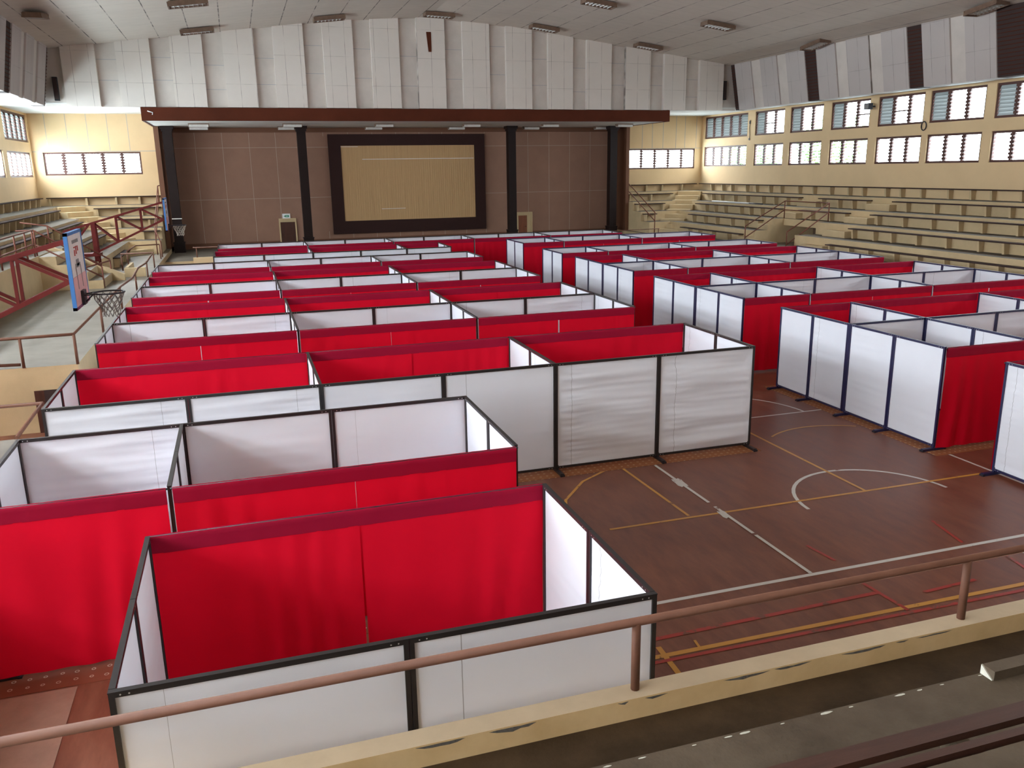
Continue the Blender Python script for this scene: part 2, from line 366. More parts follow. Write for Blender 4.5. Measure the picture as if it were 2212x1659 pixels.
b = MB(); b.box(-3.42, -3.2, YF-1.6, YF, 1.08, 7.05, M['base']); struct('trim_2', b, 'orange brown return board at the left edge of the stage', 'trim')
b = MB(); b.box(21.2, 21.4, YF-1.6, YF, 1.08, 7.05, M['base']); struct('trim_3', b, 'orange brown return board at the right edge of the stage', 'trim')

# projection screen
t = thing('projection_screen', 'large tan ribbed screen in a wide dark brown frame on stage wall', 'screen', (8.95, YF-.1, 1.6))
fr = MB(); X0, X1, S0, S1 = 4.84-8.95, 13.31-8.95, 5.47-8.95, 12.73-8.95
fr.box(X0, X1, -.06, .09, 0, .66, M['scrframe']); fr.box(X0, X1, -.06, .09, 4.54, 5.12, M['scrframe'])
fr.box(X0, S0, -.06, .09, .66, 4.54, M['scrframe']); fr.box(S1, X1, -.06, .09, .66, 4.54, M['scrframe']); fr.obj('frame', t)
s = MB(); s.box(S0, S1, 0, .05, .66, 4.54, M['scr'])
for k in range(61):
    x = S0+.04+k*(S1-S0-.08)/60; s.box(x-.018, x+.018, -.016, 0, .67, 4.53, M['scr'])
s.obj('screen_sheet', t)
s = MB(); s.box(S0+1.1, S1-.05, -.024, -.018, 3.83, 3.86, M['whiteline']); s.box(S0+2.0, S0+3.3, -.024, -.018, 1.24, 1.265, M['whiteline']); s.box(S0+.0, S0+.9, -.024, -.018, 4.48, 4.5, M['whiteline'])
s.obj('white_joint', t)

# doors on the stage
def door(no, x0, x1, zt, ajar, label):
    t = thing('door_%d' % no, label, 'door', ((x0+x1)/2, YF-.02, 1.09), 0, None, 'structure')
    h = zt-1.09; w2 = (x1-x0)/2; fr = MB()
    fr.box(-w2-.07, -w2, -.06, .02, 0, h+.07, M['stand']); fr.box(w2, w2+.07, -.06, .02, 0, h+.07, M['stand']); fr.box(-w2, w2, -.06, .02, h, h+.07, M['stand'])
    fr.obj('door_frame', t); d = MB(); m = M['doorlit'] if ajar else M['doorw']
    d.box(-w2, w2 - (.25 if ajar else 0), -.03, .015, 0, h-.12, m); d.box(-w2, w2, -.03, .015, h-.12, h, M['stand'])
    if ajar: d.box(w2-.25, w2, -.02, .015, 0, h-.12, M['stand'])
    for q in (.15, .62): d.box(-w2+.1, w2-.32 if ajar else w2-.1, -.042, -.03, q, q+.36, m)
    d.obj('door_leaf', t); hd = MB(); hd.tube([(w2-.33 if ajar else w2-.09, -.03, .55), (w2-.33 if ajar else w2-.09, -.09, .55)], .02, M['dark']); hd.obj('door_knob', t)
door(1, 2.12, 2.87, 2.43, False, 'dark brown stage door under the small exit sign')
door(2, 15.24, 16.02, 2.37, True, 'orange brown stage door standing beside third column')
t = thing('exit_sign', 'small white exit sign with green arrow above the left stage door', 'sign', (2.45, YF-.03, 2.49))
s = MB(); s.box(-.2, .2, -.02, .02, 0, .25, M['signw']); s.obj('sign_board', t)
s = MB(); s.poly([(-.14,-.024,.125),(-.02,-.024,.06),(-.02,-.024,.19)], M['green']); s.box(-.01, .13, -.026, -.021, .07, .18, M['green']); s.box(.02, .06, -.028, -.025, .1, .15, M['signw']); s.obj('arrow', t)

# columns
for i, (x, lab) in enumerate([(-2.82, 'leftmost dark square stage column behind the far basketball hoop'), (3.4, 'dark stage column just right of the left stage door'), (14.41, 'dark stage column between the screen and the orange door'), (20.38, 'rightmost dark stage column at the stage edge')]):
    t = thing('stage_column', lab, 'column', (x, 44.8, 1.09), 0, 'stage columns')
    c = MB(); c.box(-.21, .21, -.21, .21, .45, 5.72, M['column']); c.obj('shaft', t)
    c = MB(); c.box(-.25, .25, -.25, .25, 0, .45, M['column']); c.box(-.27, .27, -.27, .27, .45, .5, M['column']); c.obj('plinth', t)
    c = MB(); c.box(-.25, .25, -.25, .25, 5.72, 5.82, M['column']); c.box(-.3, .3, -.3, .3, 5.82, 5.97, M['column']); c.obj('capital', t)
    if i == 0:
        c = MB(); c.box(-.21, .25, -.22, -.212, 1.62, 1.66, M['whiteline']); c.obj('white_tape_band', t)

# canopy over the stage
c = MB(); c.box(-3.46, 21.35, 40.0, 40.08, 7.04, 7.58, M['fascia']); c.box(-3.46, -3.38, 40.08, YF, 7.04, 7.75, M['fascia']); c.box(21.27, 21.35, 40.08, YF, 7.04, 7.75, M['fascia'])
struct('trim_4', c, 'long dark brown fascia board of the canopy over the stage', 'fascia')
h = MB(); h.tube([(-3.2, 39.985, 7.43), (-3.0, 39.985, 7.37), (-3.02, 39.985, 7.28)], .02, M['signw'], 6); h.obj('white_hook', bpy.data.objects['trim_4'])
c = MB(); c.box(-3.38, 21.27, 40.08, YF, 7.06, 7.12, M['soffit']); struct('ceiling_stage', c, 'white soffit under the stage canopy', 'ceiling')
for i, x in enumerate((-1.3, 2.86, 7.2, 11.6, 15.8, 20.0)):
    for y, w in ((42.5, 'front'), (45.2, 'back')):
        t = thing('canopy_lamp', 'white box lamp under the stage canopy, %s row, %s from the left' % (w, ORD[i]), 'lamp', (x + (.0 if w == 'front' else -.1), y, 7.06), 0, 'box lamps under the stage canopy')
        c = MB(); c.box(-.45, .45, -.16, .16, -.13, 0, M['fixture']); c.obj('housing', t)
        c = MB(); c.box(-.42, .42, -.17, .13, -.16, -.05, M['reflector']); c.obj('diffuser', t)

# ceiling -----------------------------------------------------------------------
PROF = [(-15.95, 9.80), (-12, 10.28), (-7.7, 10.82), (-4, 11.27), (0, 11.53), (4, 11.27), (7.7, 10.82), (12, 10.28), (15.95, 9.78)]
def zc(x):
    d = x - CX
    for (a, za), (b, zb) in zip(PROF, PROF[1:]):
        if a <= d <= b: return za + (zb-za)*(d-a)/(b-a)
    return 9.78
c = MB()
for (a, za), (b, zb) in zip(PROF, PROF[1:]):
    c.hexa([(CX+a,YB,za),(CX+b,YB,zb),(CX+b,40.4,zb),(CX+a,40.4,za),(CX+a,YB,za+.08),(CX+b,YB,zb+.08),(CX+b,40.4,zb+.08),(CX+a,40.4,za+.08)], M['ceil'])
struct('ceiling', c, 'white boarded low gable ceiling with thin dark joints', 'ceiling')
c = MB()
c.box(XL, -7.3, YB, 40.2, ZW, ZW+.06, M['soffit']); c.box(25.42, XR, YB, 40.2, ZW, ZW+.06, M['soffit'])
c.box(XL, -3.46, 40.23, YF, ZW, ZW+.06, M['soffit']); c.box(21.35, XR, 40.23, YF, ZW, ZW+.06, M['soffit'])
struct('ceiling_aisles', c, 'white flat soffit over the side stands below the valances', 'ceiling')

# front valance: proud and recessed acoustic boards
c = MB()
edges = [-4.95, -4.17, -2.84, -2.05, -.77, .05, 1.33, 2.14, 3.43, 4.26, 5.57, 6.37, 7.64, 8.45, 9.76, 10.59, 11.88, 12.69, 13.97, 14.79, 16.07, 16.79, 18.1, 18.86, 20.21, 20.98, 22.22, 22.99, 24.37]
edges = [-6.23] + edges
ZB = 7.6
for i, (a, b) in enumerate(zip(edges, edges[1:])):
    y0 = 40.0 if i % 2 == 0 else 40.2
    if i % 2 == 0 : mm = M['val']
    else: mm = M['valrec']
    c.hexa([(a,y0,ZB),(b,y0,ZB),(b,40.3,ZB),(a,40.3,ZB),(a,y0,zc(a)+.02),(b,y0,zc(b)+.02),(b,40.3,zc(b)+.02),(a,40.3,zc(a)+.02)], mm)
    if i % 2:
        for k in range(1, 3):
            z = ZB + (zc(a)-ZB)*(k/3) + .3*math.sin(i*2.3); c.box(a, b, y0-.003, y0, z, z+.02, M['seam'])
for a, b in ((-7.2, -6.23), (24.37, 25.3)):
    c.box(a, b, 40.25, 40.4, ZB, 9.95, M['valrec'])
va = struct('wall_gable', c, 'white acoustic board valance across the hall above the stage canopy', 'wall')
g = MB(); g.hexa([(8.98,39.985,10.06),(9.12,39.985,10.06),(9.12,39.999,10.06),(8.98,39.999,10.06),(8.9,39.985,10.91),(9.12,39.985,10.91),(9.12,39.999,10.91),(8.9,39.999,10.91)], M['fascia'])
g.obj('open_joint', va)

# side valances (leaning outwards towards their foot), y runs: w wide board, n narrow recessed, s dark slot
def side_valance(sgn, name, label):
    c = MB(); sl = MB()
    xt, xb = (24.7, 25.12) if sgn > 0 else (-6.6, -7.0)
    runs = []; yy = 39.6; runs.append((yy, 40.0, 's'))
    pat = [('w', 1.39), ('n', .8), ('w', 1.32), ('n', .72), ('w', 1.37), ('s', .81), ('w', 1.25), ('n', .7), ('w', 1.34), ('n', .71), ('w', 1.36), ('s', .75), ('w', 1.3), ('n', .68), ('w', 1.3), ('s', 2.0)]
    for k, d in pat: runs.append((yy-d, yy, k)); yy -= d
    while yy > YB + 5:
        for k, d in pat[6:12]: runs.append((yy-d, yy, k)); yy -= d
    runs.append((YB, yy, 'w'))
    for a, b, k in runs:
        off = {'w': 0, 'n': .07, 's': .05}[k]*sgn
        x0, x1 = xt+off, xb+off; zt = zc(xt)+.05
        P = [(x0+sgn*.42,a,zt),(x0,a,zt),(x1,a,ZB),(x1+sgn*.42,a,ZB),(x0+sgn*.42,b,zt),(x0,b,zt),(x1,b,ZB),(x1+sgn*.42,b,ZB)]
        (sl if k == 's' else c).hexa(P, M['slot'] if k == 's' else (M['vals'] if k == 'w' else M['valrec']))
        if k == 's':
            for q in range(16):
                z = ZB+.08+q*.13; t = (z-ZB)/(zt-ZB); x = x1+(x0-x1)*t
                sl.box(x-.03, x+.03, a+.02, b-.02, z, z+.02, M['fascia'])
    o = struct(name, c, label, 'wall'); sl.obj('slatted_openings', o)
side_valance(1, 'wall_valance_right', 'white acoustic board valance leaning over the right stand')
side_valance(-1, 'wall_valance_left', 'white acoustic board valance leaning over the left stand')

# unseen roof and upper walls, added to keep sky light out of the voids
c = MB(); c.box(XL-.3, XR+.3, YB-.3, YF+.3, 11.75, 11.85, M['valrec'])
c.box(XL-.3, XL-.05, YB-.3, YF+.3, 7.75, 11.8, M['valrec']); c.box(XR+.05, XR+.3, YB-.3, YF+.3, 7.75, 11.8, M['valrec'])
c.box(XL-.3, XR+.3, YF+.05, YF+.3, 7.65, 11.8, M['valrec']); c.box(XL-.3, XR+.3, YB-.3, YB-.05, 7.75, 11.8, M['valrec'])
struct('roof', c, 'unseen roof deck added to shut daylight out above the boarded ceiling', 'roof')

# ceiling light fixtures ----------------------------------------------------------
def fixture_parts(t):
    h = MB(); h.box(-.62, .62, -.26, .26, -.05, .0, M['fixture'])
    for s in (-1, 1): h.hexa([(-.66,s*.30,-.17),(.66,s*.30,-.17),(.66,s*.27,-.17),(-.66,s*.27,-.17),(-.62,s*.26,-.03),(.62,s*.26,-.03),(.62,s*.23,-.03),(-.62,s*.23,-.03)], M['fixture'])
    for s in (-1, 1): h.box(s*.64-.02, s*.64+.02, -.28, .28, -.17, -.02, M['fixture'])
    h.obj('housing', t)
    r = MB(); r.box(-.6, .6, -.24, .24, -.075, -.05, M['reflector'])
    for k in range(1, 8): r.box(-.62+k*.155-.006, -.62+k*.155+.006, -.25, .25, -.165, -.075, M['reflector'])
    r.obj('reflector_grille', t)
    for s in (-.12, .12):
        b = MB(); b.tube([(-.58, s, -.12), (.58, s, -.12)], .019, M['tube']); b.obj('lamp_tube', t)
FX = [(-.88, 38.6, 'fluorescent fixture on ceiling near the gable, leftmost of its row'), (4.43, 38.6, 'fluorescent fixture on ceiling near the gable, left of the ridge'), (9.2, 38.6, 'fluorescent fixture on the ceiling ridge above the open brown joint'),
      (14.1, 38.6, 'fluorescent fixture on ceiling near the gable, right of the ridge'), (19.36, 38.6, 'fluorescent fixture on ceiling near the gable, rightmost of its row'),
      (-5.6, 32.4, 'dark fluorescent fixture in the dim left ceiling corner'), (-.95, 32.6, 'fluorescent fixture cut by the top of the photo, left side'),
      (14.14, 32.5, 'fluorescent fixture cut by the top of the photo, right of centre'), (19.38, 32.4, 'fluorescent fixture on the right ceiling slope, middle of the slope'), (24.1, 32.4, 'fluorescent fixture above the right valance beside a dark slot'), (24.2, 23.7, 'dark fluorescent fixture in the top right corner of the photo')]
proto = None
for x, y, lab in FX:
    e = .5; slope = math.atan2(zc(x+e)-zc(x-e), 2*e)
    r = thing('surface_mounted_light', lab, 'ceiling light', (x, y, zc(x)-.03), 0, 'ceiling fixtures'); r.rotation_euler = (0, -slope, PI/2 if abs(x-CX) > 14 else 0)
    if proto is None: fixture_parts(r); proto = r
    else:
        for ch in list(proto.children):
            c = ch.copy(); c.parent = r; COL.objects.link(c)

# loudspeakers, flood light, loop, etc.
for x, y, z, lab in ((-6.57, 40.12, 7.82, 'slim black column loudspeaker in the left valance corner'), (24.5, 40.12, 8.12, 'slim black column loudspeaker in the right valance corner')):
    t = thing('column_loudspeaker', lab, 'loudspeaker', (x, y, z)); c = MB(); c.box(-.09, .09, -.09, .09, 0, .92, M['speaker']); c.obj('cabinet', t)
    c = MB(); c.box(-.075, .075, -.1, -.09, .06, .88, M['slot']); c.obj('grille', t)
    c = MB(); c.box(-.03, .03, .09, .13, .2, .7, M['dark']); c.obj('wall_bracket', t)
t = thing('floodlight', 'small dark flood light on a bracket beside an upper right window', 'light', (26.55, 31.72, 7.1))  # flood light body on a wall bracket, unlit
c = MB(); c.box(-.1, .1, -.16, .16, 0, .26, M['dark']); c.obj('housing', t); c = MB(); c.box(.08, .35, -.03, .03, .1, .16, M['dark']); c.obj('bracket', t)
c = MB(); c.box(-.11, -.1, -.14, .14, .02, .24, M['ink']); c.obj('lens', t)
t = thing('hanging_cable_loop', 'dark coiled cable loop hanging on the right wall between window rows', 'cable', (26.86, 28.75, 6.1))
c = MB(); c.tube([(0, .13*math.cos(a), .17+.17*math.sin(a)) for a in [2*PI*k/24 for k in range(25)]], .022, M['dark']); c.obj('coil', t)

t = thing('hanging_wire', 'thin dark wire hanging between the first and second right wall windows', 'wire', (26.88, 41.25, 6.2))
c = MB(); c.tube([(0, 0, 0), (0, -.03, .25), (0, .03, .6), (0, -.02, 1.0)], .014, M['dark'], 6); c.obj('wire_run', t)
c = MB(); c.box(-.02, .01, -.05, .05, .8, .95, M['dark']); c.box(-.02, .01, -.05, .05, -.05, .05, M['dark']); c.obj('wire_box', t)

# ------------------------------------------------------------------ floors and stands
c = MB(); c.box(-3.25, 21.2, 4.6, 40.05, -.1, 0, M['floor'])
c.box(XL, -3.25, 12.7, 17.7, -.1, 0, M['floor'])
floor = struct('floor', c, 'worn red brown painted court floor with court markings', 'floor')
def strip(pts, w, mat, z=.003):
    mb = MB(); pts = [Vector((*p, 0)) for p in pts]; L = []
    for i, p in enumerate(pts):
        d = ((pts[i+1]-p).normalized() if i+1 < len(pts) else Vector()) + ((p-pts[i-1]).normalized() if i else Vector())
        d.normalize(); n = Vector((-d.y, d.x, 0))*w/2; L.append((p+n, p-n))
    for (a, b), (cc, d) in zip(L, L[1:]):
        mb.poly([(b.x,b.y,z),(d.x,d.y,z),(cc.x,cc.y,z),(a.x,a.y,z)], mat)
    return mb
def arc(cx, cy, r, a0, a1, n=24): return [(cx+r*math.cos(math.radians(a0+(a1-a0)*k/n)), cy+r*math.sin(math.radians(a0+(a1-a0)*k/n))) for k in range(n+1)]
def cut(p, q, segs):
    return [[(p[0]+(q[0]-p[0])*a, p[1]+(q[1]-p[1])*a), (p[0]+(q[0]-p[0])*b, p[1]+(q[1]-p[1])*b)] for a, b in segs]
W_, Y_, R_ = M['linew'], M['liney'], M['liner']
lines = [([(2.75, 7.77), (21, 7.77)], .06, W_), (arc(8.74, 9.43, 1.25, 2, 178), .055, W_), ([(11.21, 7.8), (11.21, 12.4)], .05, W_),
         ([(6.27, 13.7), (11.21, 13.7)], .05, W_), (arc(8.74, 13.7, 1.8, -0, 180), .05, W_), ([(4.5, 9.8), (10.95, 9.76)], .05, Y_), ([(8.74, 9.79), (8.74, 13.0)], .05, Y_),
         ([(5.75, 9.85), (5.70, 12.1)], .045, Y_), ([(3.95, 9.7), (4.05, 10.3), (4.32, 11.0), (4.85, 11.62), (5.55, 12.06)], .045, Y_), (arc(9.9, 11.2, 1.62, 55, 125), .04, Y_),
         ([(3.4, 6.79), (8.7, 6.74)], .065, Y_), ([(3.76, 6.95), (3.72, 6.3)], .06, Y_), ([(4.18, 6.94), (4.16, 6.80)], .03, Y_),
         ([(3.0, 7.08), (6.7, 7.14)], .06, R_), ([(3.0, 6.71), (10, 6.60)], .05, R_), ([(6.68, 7.5), (6.73, 6.7)], .05, R_), ([(8.83, 8.55), (8.66, 7.85)], .045, R_),
         ([(8.9, 7.48), (8.8, 7.0)], .045, R_), ([(6.71, 8.47), (6.77, 7.98)], .045, R_), ([(7.2, 6.97), (8.0, 7.01)], .05, R_)]
lines += [(s, .05, W_) for s in cut((6.27, 11.9), (6.27, 7.8), [(0, .42), (.46, .70), (.715, 1)])]
for i, (p, w, m) in enumerate(lines): strip(p, w, m, .002+i*.0002).obj('court_marking', floor)
c = MB()
for cx, cy, s in ((6.27, 11.05, .16), (6.25, 9.72, .12), (9.16, 7.4, .05)):
    pts = [(cx+s*(.55+.5*abs(math.sin(k*3.7+cx)))*math.cos(k*PI/6)*.75, cy+s*(.6+.4*abs(math.sin(k*2.1)))*math.sin(k*PI/6)*1.4, .004) for k in range(12)]
    c.poly(pts, W_)
c.obj('court_marking', floor)
# near parapet and stand
ZP, XP0, XP1 = 1.35, -3.2, 21.1
c = MB(); c.box(XP0, XP1, 4.5, 4.665, 0, ZP, M['parapet'], M['ptop'])
pw = struct('wall_parapet', c, 'low cream parapet of the near stand with chipped edge', 'wall')
def chips(mb, x0, x1, y, z, hgt, seed, mat, vertical=True):
    n = max(3, int((x1-x0)/.05)); rnd = random.Random(seed)
    up, lo = [], []
    for k in range(n+1):
        x = x0 + (x1-x0)*k/n; e = math.sin(PI*k/n)**.4
        up.append((x, z + rnd.uniform(-.002, .003))); lo.append((x, z - hgt*e*(rnd.uniform(.55, 1.1))))
    for k in range(n):
        mb.poly([(lo[k][0], y, lo[k][1]), (lo[k+1][0], y, lo[k+1][1]), (up[k+1][0], y, up[k+1][1]), (up[k][0], y, up[k][1])], mat)
c = MB()
for i, (a, b, h) in enumerate([(.76, 1.13, .028), (1.31, 1.68, .034), (2.35, 2.44, .02), (2.58, 2.78, .024), (3.28, 3.72, .026), (3.76, 4.12, .018), (4.42, 4.88, .022), (4.98, 5.12, .018), (5.2, 5.6, .014)]):
    x0, x1 = a*.87+.1, b*.87+.1
    chips(c, x0, x1, 4.4985, ZP-.012, h, i, M['chip'])
c.obj('chipped_edge', pw)
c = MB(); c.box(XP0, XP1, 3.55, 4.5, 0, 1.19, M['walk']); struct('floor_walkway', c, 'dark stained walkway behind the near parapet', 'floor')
c = MB()
NT = [(2.55, 3.55, 1.72), (1.75, 2.55, 2.16), (.75, 1.75, 2.62), (-.3, .75, 3.12), (-1.35, -.3, 3.35), (YB, -1.35, 3.5)]
for a, b, z in NT: c.box(XL, XR, a, b, 0, z, M['neartread'])
nt_ = struct('floor_near_stand', c, 'grey stained concrete steps of the near stand', 'floor')
c = MB()
for i in range(15):
    x = .9 + i*.235 + random.uniform(-.08, .08); s = random.uniform(.008, .028)
    c.poly([(x+s*1.8*math.cos(k*PI/4)*random.uniform(.6,1.2), min(3.549, 3.53+s*.4*math.sin(k*PI/4)), 1.7215) for k in range(8)], M['chipwhite'])
c.hexa([(4.19,3.46,1.722),(4.21,3.46,1.722),(4.21,3.549,1.722),(4.19,3.549,1.722),(4.19,3.46,1.725),(4.21,3.46,1.725),(4.21,3.549,1.785),(4.19,3.549,1.785)], M['chipwhite'])
c.box(4.2, 12, 3.455, 3.549, 1.722, 1.785, M['neartread'])
c.obj('flaking_nosing', nt_)
t = thing('bleacher_bench', 'red brown bench plank on the near stand with small red mark', 'bench', (4.6, 2.69, 1.72))
c = MB(); c.box(-7.8, 9, .02, .12, .38, .42, M['nearplank'])
c.poly([(-.62,.03,.4205),(-.56,.04,.4205),(-.55,.075,.4205),(-.6,.07,.4205)], M['redink']); c.poly([(-.585,.055,.4205),(-.54,.06,.4205),(-.56,.095,.4205),(-.6,.09,.4205)], M['redink']); c.obj('plank', t)
c = MB(); c.box(-7.8, 9, -.085, -.04, .385, .425, M['nearplank']); c.poly([(-.97,-.08,.4255),(-.91,-.078,.4255),(-.91,-.055,.4255),(-.97,-.058,.4255)], M['chipwhite']); c.obj('back_strip', t)
for k in range(9):
    c = MB(); c.box(-7.2+k*1.9, -7.12+k*1.9, -.085, .1, 0, .38, M['neartread']); c.obj('support', t)
# near handrail
def rail_thing(name, label, mat, rails, posts, r=.026, rp=.026, cat='handrail'):
    t = thing(name, label, cat, (rails[0][0][0], rails[0][0][1], posts[0][0][2] if posts else rails[0][0][2])); o = Vector(t.location)
    for pl in rails:
        c = MB(); c.tube([Vector(p)-o for p in pl], r, mat, 10); c.obj('rail', t)
    for a, b in posts:
        c = MB(); c.tube([Vector(a)-o, Vector(b)-o], rp, mat, 10); c.obj('post', t)
    return t
rail_thing('handrail', 'brown pipe handrail along the near parapet across the foreground', M['rail'], [[(-3.1, 4.6, 1.872), (21, 4.6, 1.84)]], [((x, 4.6, ZP), (x, 4.6, 1.855)) for x in (-3.1, -1.9, 2.32, 5.15, 8.0, 10.8, 13.6, 16.4, 19.2)], .031, .031)

# left platform, right platform, stage
ZPL = 1.3
c = MB()
c.box(XL, -3.2, 17.7, 46.3, 0, ZPL, M['stand'], M['plat'])
c.box(XL, -3.2, YB, 12.72, 0, ZPL, M['stand'], M['plat'])
c.box(-4.02, -3.85, 17.66, 17.69, 0, .84, M['doorw']); c.box(-3.85, -3.3, 17.66, 17.69, 0, .84, M['slot'])  # flat dark sheet paints the shade inside a low doorway
struct('floor_left_platform', c, 'raised concrete platform along the left side with cream front', 'floor')
c = MB(); c.box(21.1, XR, YB, 46.3, 0, ZPL, M['stand'], M['plat']); struct('floor_right_platform', c, 'raised concrete platform along the right side with cream front', 'floor')
c = MB(); c.box(-3.2, 21.1, 40.0, YF, 0, 1.09, M['stand'], M['tread']); struct('floor_stage', c, 'concrete stage floor in front of the brown stage wall', 'floor')
c = MB(); c.box(-2.02, 21.0, 39.85, 40.0, 0, 1.24, M['yellow']); struct('wall_stage_front', c, 'low cream parapet along the front of the stage', 'wall')
rail_thing('handrail', 'thin brown pipe rail on the stage front at left', M['rail'], [[(-2.0, 39.93, 1.68), (4, 39.93, 1.66)]], [((x, 39.93, 1.24), (x, 39.93, 1.68)) for x in (-1.85, .1, 2.1, 4)], .02, .025)
rail_thing('handrail', 'thin brown pipe rail on the stage front at right', M['rail'], [[(17.3, 39.93, 1.66), (20.9, 39.93, 1.70)]], [((x, 39.93, 1.24), (x, 39.93, 1.68)) for x in (17.4, 20.85)], .02, .025)

FZ = [1.39, 1.90, 2.41, 2.91, 3.42]
TR = 1.05
XE = [None] + [XR - TR*(5-k) for k in range(1, 5)]      # riser x of tiers 2..5 on the right: 22.7 23.75 24.8 25.85
YE = [None] + [YF - TR*(5-k) for k in range(1, 5)]
def mx(x): return XL + (XR - x)
c = MB()
for k in range(1, 5):
    x = XE[k]
    if k <= 2: segs = [(YB, 31.0), (34.0, YF)]
    else: segs = [(YB, YF)]
    z0 = ZPL-.02 if k == 1 else FZ[k-1]
    for a, b in segs: c.box(x, XR, a, b, z0, FZ[k], M['stand'], M['tread'])
    c.box(21.42, XR, YE[k], YF, z0, FZ[k]+.001, M['stand'], M['tread'])
# slot side walls and dark passage
c.box(25.9, 26.1, 31.0, 34.0, ZPL, 2.4, M['passage']); c.box(24.25, 25.8, 31.001, 33.999, 2.1, 2.405, M['stand'], M['tread'])
for k in range(1, 5):      # half steps in the two aisles
    for a, b in ((33.4, 34.8), (28.7, 30.1)):
        if k <= 2 and a > 33: a, b = 34.0, 34.85
        x = XE[k]
        zlo = FZ[k-1] if k > 1 else ZPL
        c.box(x-.36, x, a+.002, b-.002, zlo-.05, (zlo+FZ[k])/2, M['stand'])
# corner stair on the diagonal
for k in range(0, 9):
    z = ZPL + (3.42-ZPL)*(k+1)/9; d = (8-k)*.40
    cx, cy = 25.45 - d*.95, 44.85 - d*.95
    c.rbox((cx, cy), .62, 1.35, z-.5, z, PI/4, M['stand'])
struct('floor_right_stand', c, 'cream stepped concrete stand along the right wall and corner', 'stand')
c = MB()
for k in range(1, 5):
    x = mx(XE[k])
    z0 = ZPL-.02 if k == 1 else FZ[k-1]; z1 = ZPL-.02 if k == 2 else z0
    c.box(XL, x, 32.6, YF, z0, FZ[k], M['stand'], M['tread'])
    if k >= 2:
        xx = x if k > 2 else -6.05
        c.box(XL, xx, YB, 12.7, z1, FZ[k], M['stand'], M['tread'])
        c.box(XL, xx, 17.72, 32.6, z1, FZ[k], M['stand'], M['tread'])
    c.box(XL, -3.44, YE[k], YF, z0, FZ[k]+.001, M['stand'], M['tread'])
for k in range(0, 9):
    z = ZPL + (3.42-ZPL)*(k+1)/9; d = (8-k)*.40
    cx, cy = -7.55 + d*.95, 44.85 - d*.95
    c.rbox((cx, cy), .62, 1.35, z-.5, z, -PI/4, M['stand'])
# stair from platform to the raised front
for k in range(4):
    c.box(-6.05, -4.3-.42*k, 29.75, 31.84, ZPL+.27*k, ZPL+.27*(k+1), M['stand'], M['plat'])
c.hexa([(-6.2,31.85,ZPL),(-3.9,31.85,ZPL),(-3.9,32.1,ZPL),(-6.2,32.1,ZPL),(-6.2,31.85,2.6),(-3.9,31.85,1.5),(-3.9,32.1,1.5),(-6.2,32.1,2.6)], M['stand'])
c.box(-4.0, -3.3, 32.75, 32.9, ZPL, 1.62, M['stand']); c.box(-4.0, -3.9, 33.1, 34.9, ZPL, 1.62, M['stand'])
struct('floor_left_stand', c, 'cream stepped concrete stand along the left wall and corner', 'stand')

# benches on the stands -------------------------------------------------------------
sup_cache = {}
def support_mesh(h, wid=.09):
    key = (round(h, 3), wid)
    if key not in sup_cache:
        c = MB()   # concrete fin: deep at the top, narrow foot
        c.hexa([(-wid/2,-.06,0),(wid/2,-.06,0),(wid/2,.129,0),(-wid/2,.129,0),(-wid/2,-.11,h),(wid/2,-.11,h),(wid/2,.129,h),(-wid/2,.129,h)], M['stand'])
        sup_cache[key] = c.mesh('support')
    return sup_cache[key]
def bench(p0, p1, zf, back, label, group, seed, dense=1.1):
    """seat plank from p0 to p1 on floor zf; back = unit vector towards the riser"""
    p0, p1 = Vector((*p0, 0)), Vector((*p1, 0)); L = (p1-p0).length; d = (p1-p0)/L
    rz = math.atan2(d.y, d.x); side = 1 if (Vector((-d.y, d.x, 0)).dot(Vector((*back, 0))) > 0) else -1
    t = thing('bleacher_bench', label, 'bench', (p0.x, p0.y, zf), rz, group); rnd = random.Random(seed)
    c = MB(); n = max(1, round(L/4.5))
    for k in range(n): c.box(L*k/n+.008, L*(k+1)/n-.008, -.13, .13, .36, .40, M['plank'])
    c.obj('plank', t)
    x = .15; me = support_mesh(.36)
    while x < L:
        o = link('support', me, t); o.location = (x, 0, 0)
        if side < 0: o.rotation_euler = (0, 0, PI)
        x += dense*rnd.uniform(.75, 1.3)
TIER = ['lowest','second lowest','middle','second highest','top']
def zf(k): return ZPL if k == 0 else FZ[k]
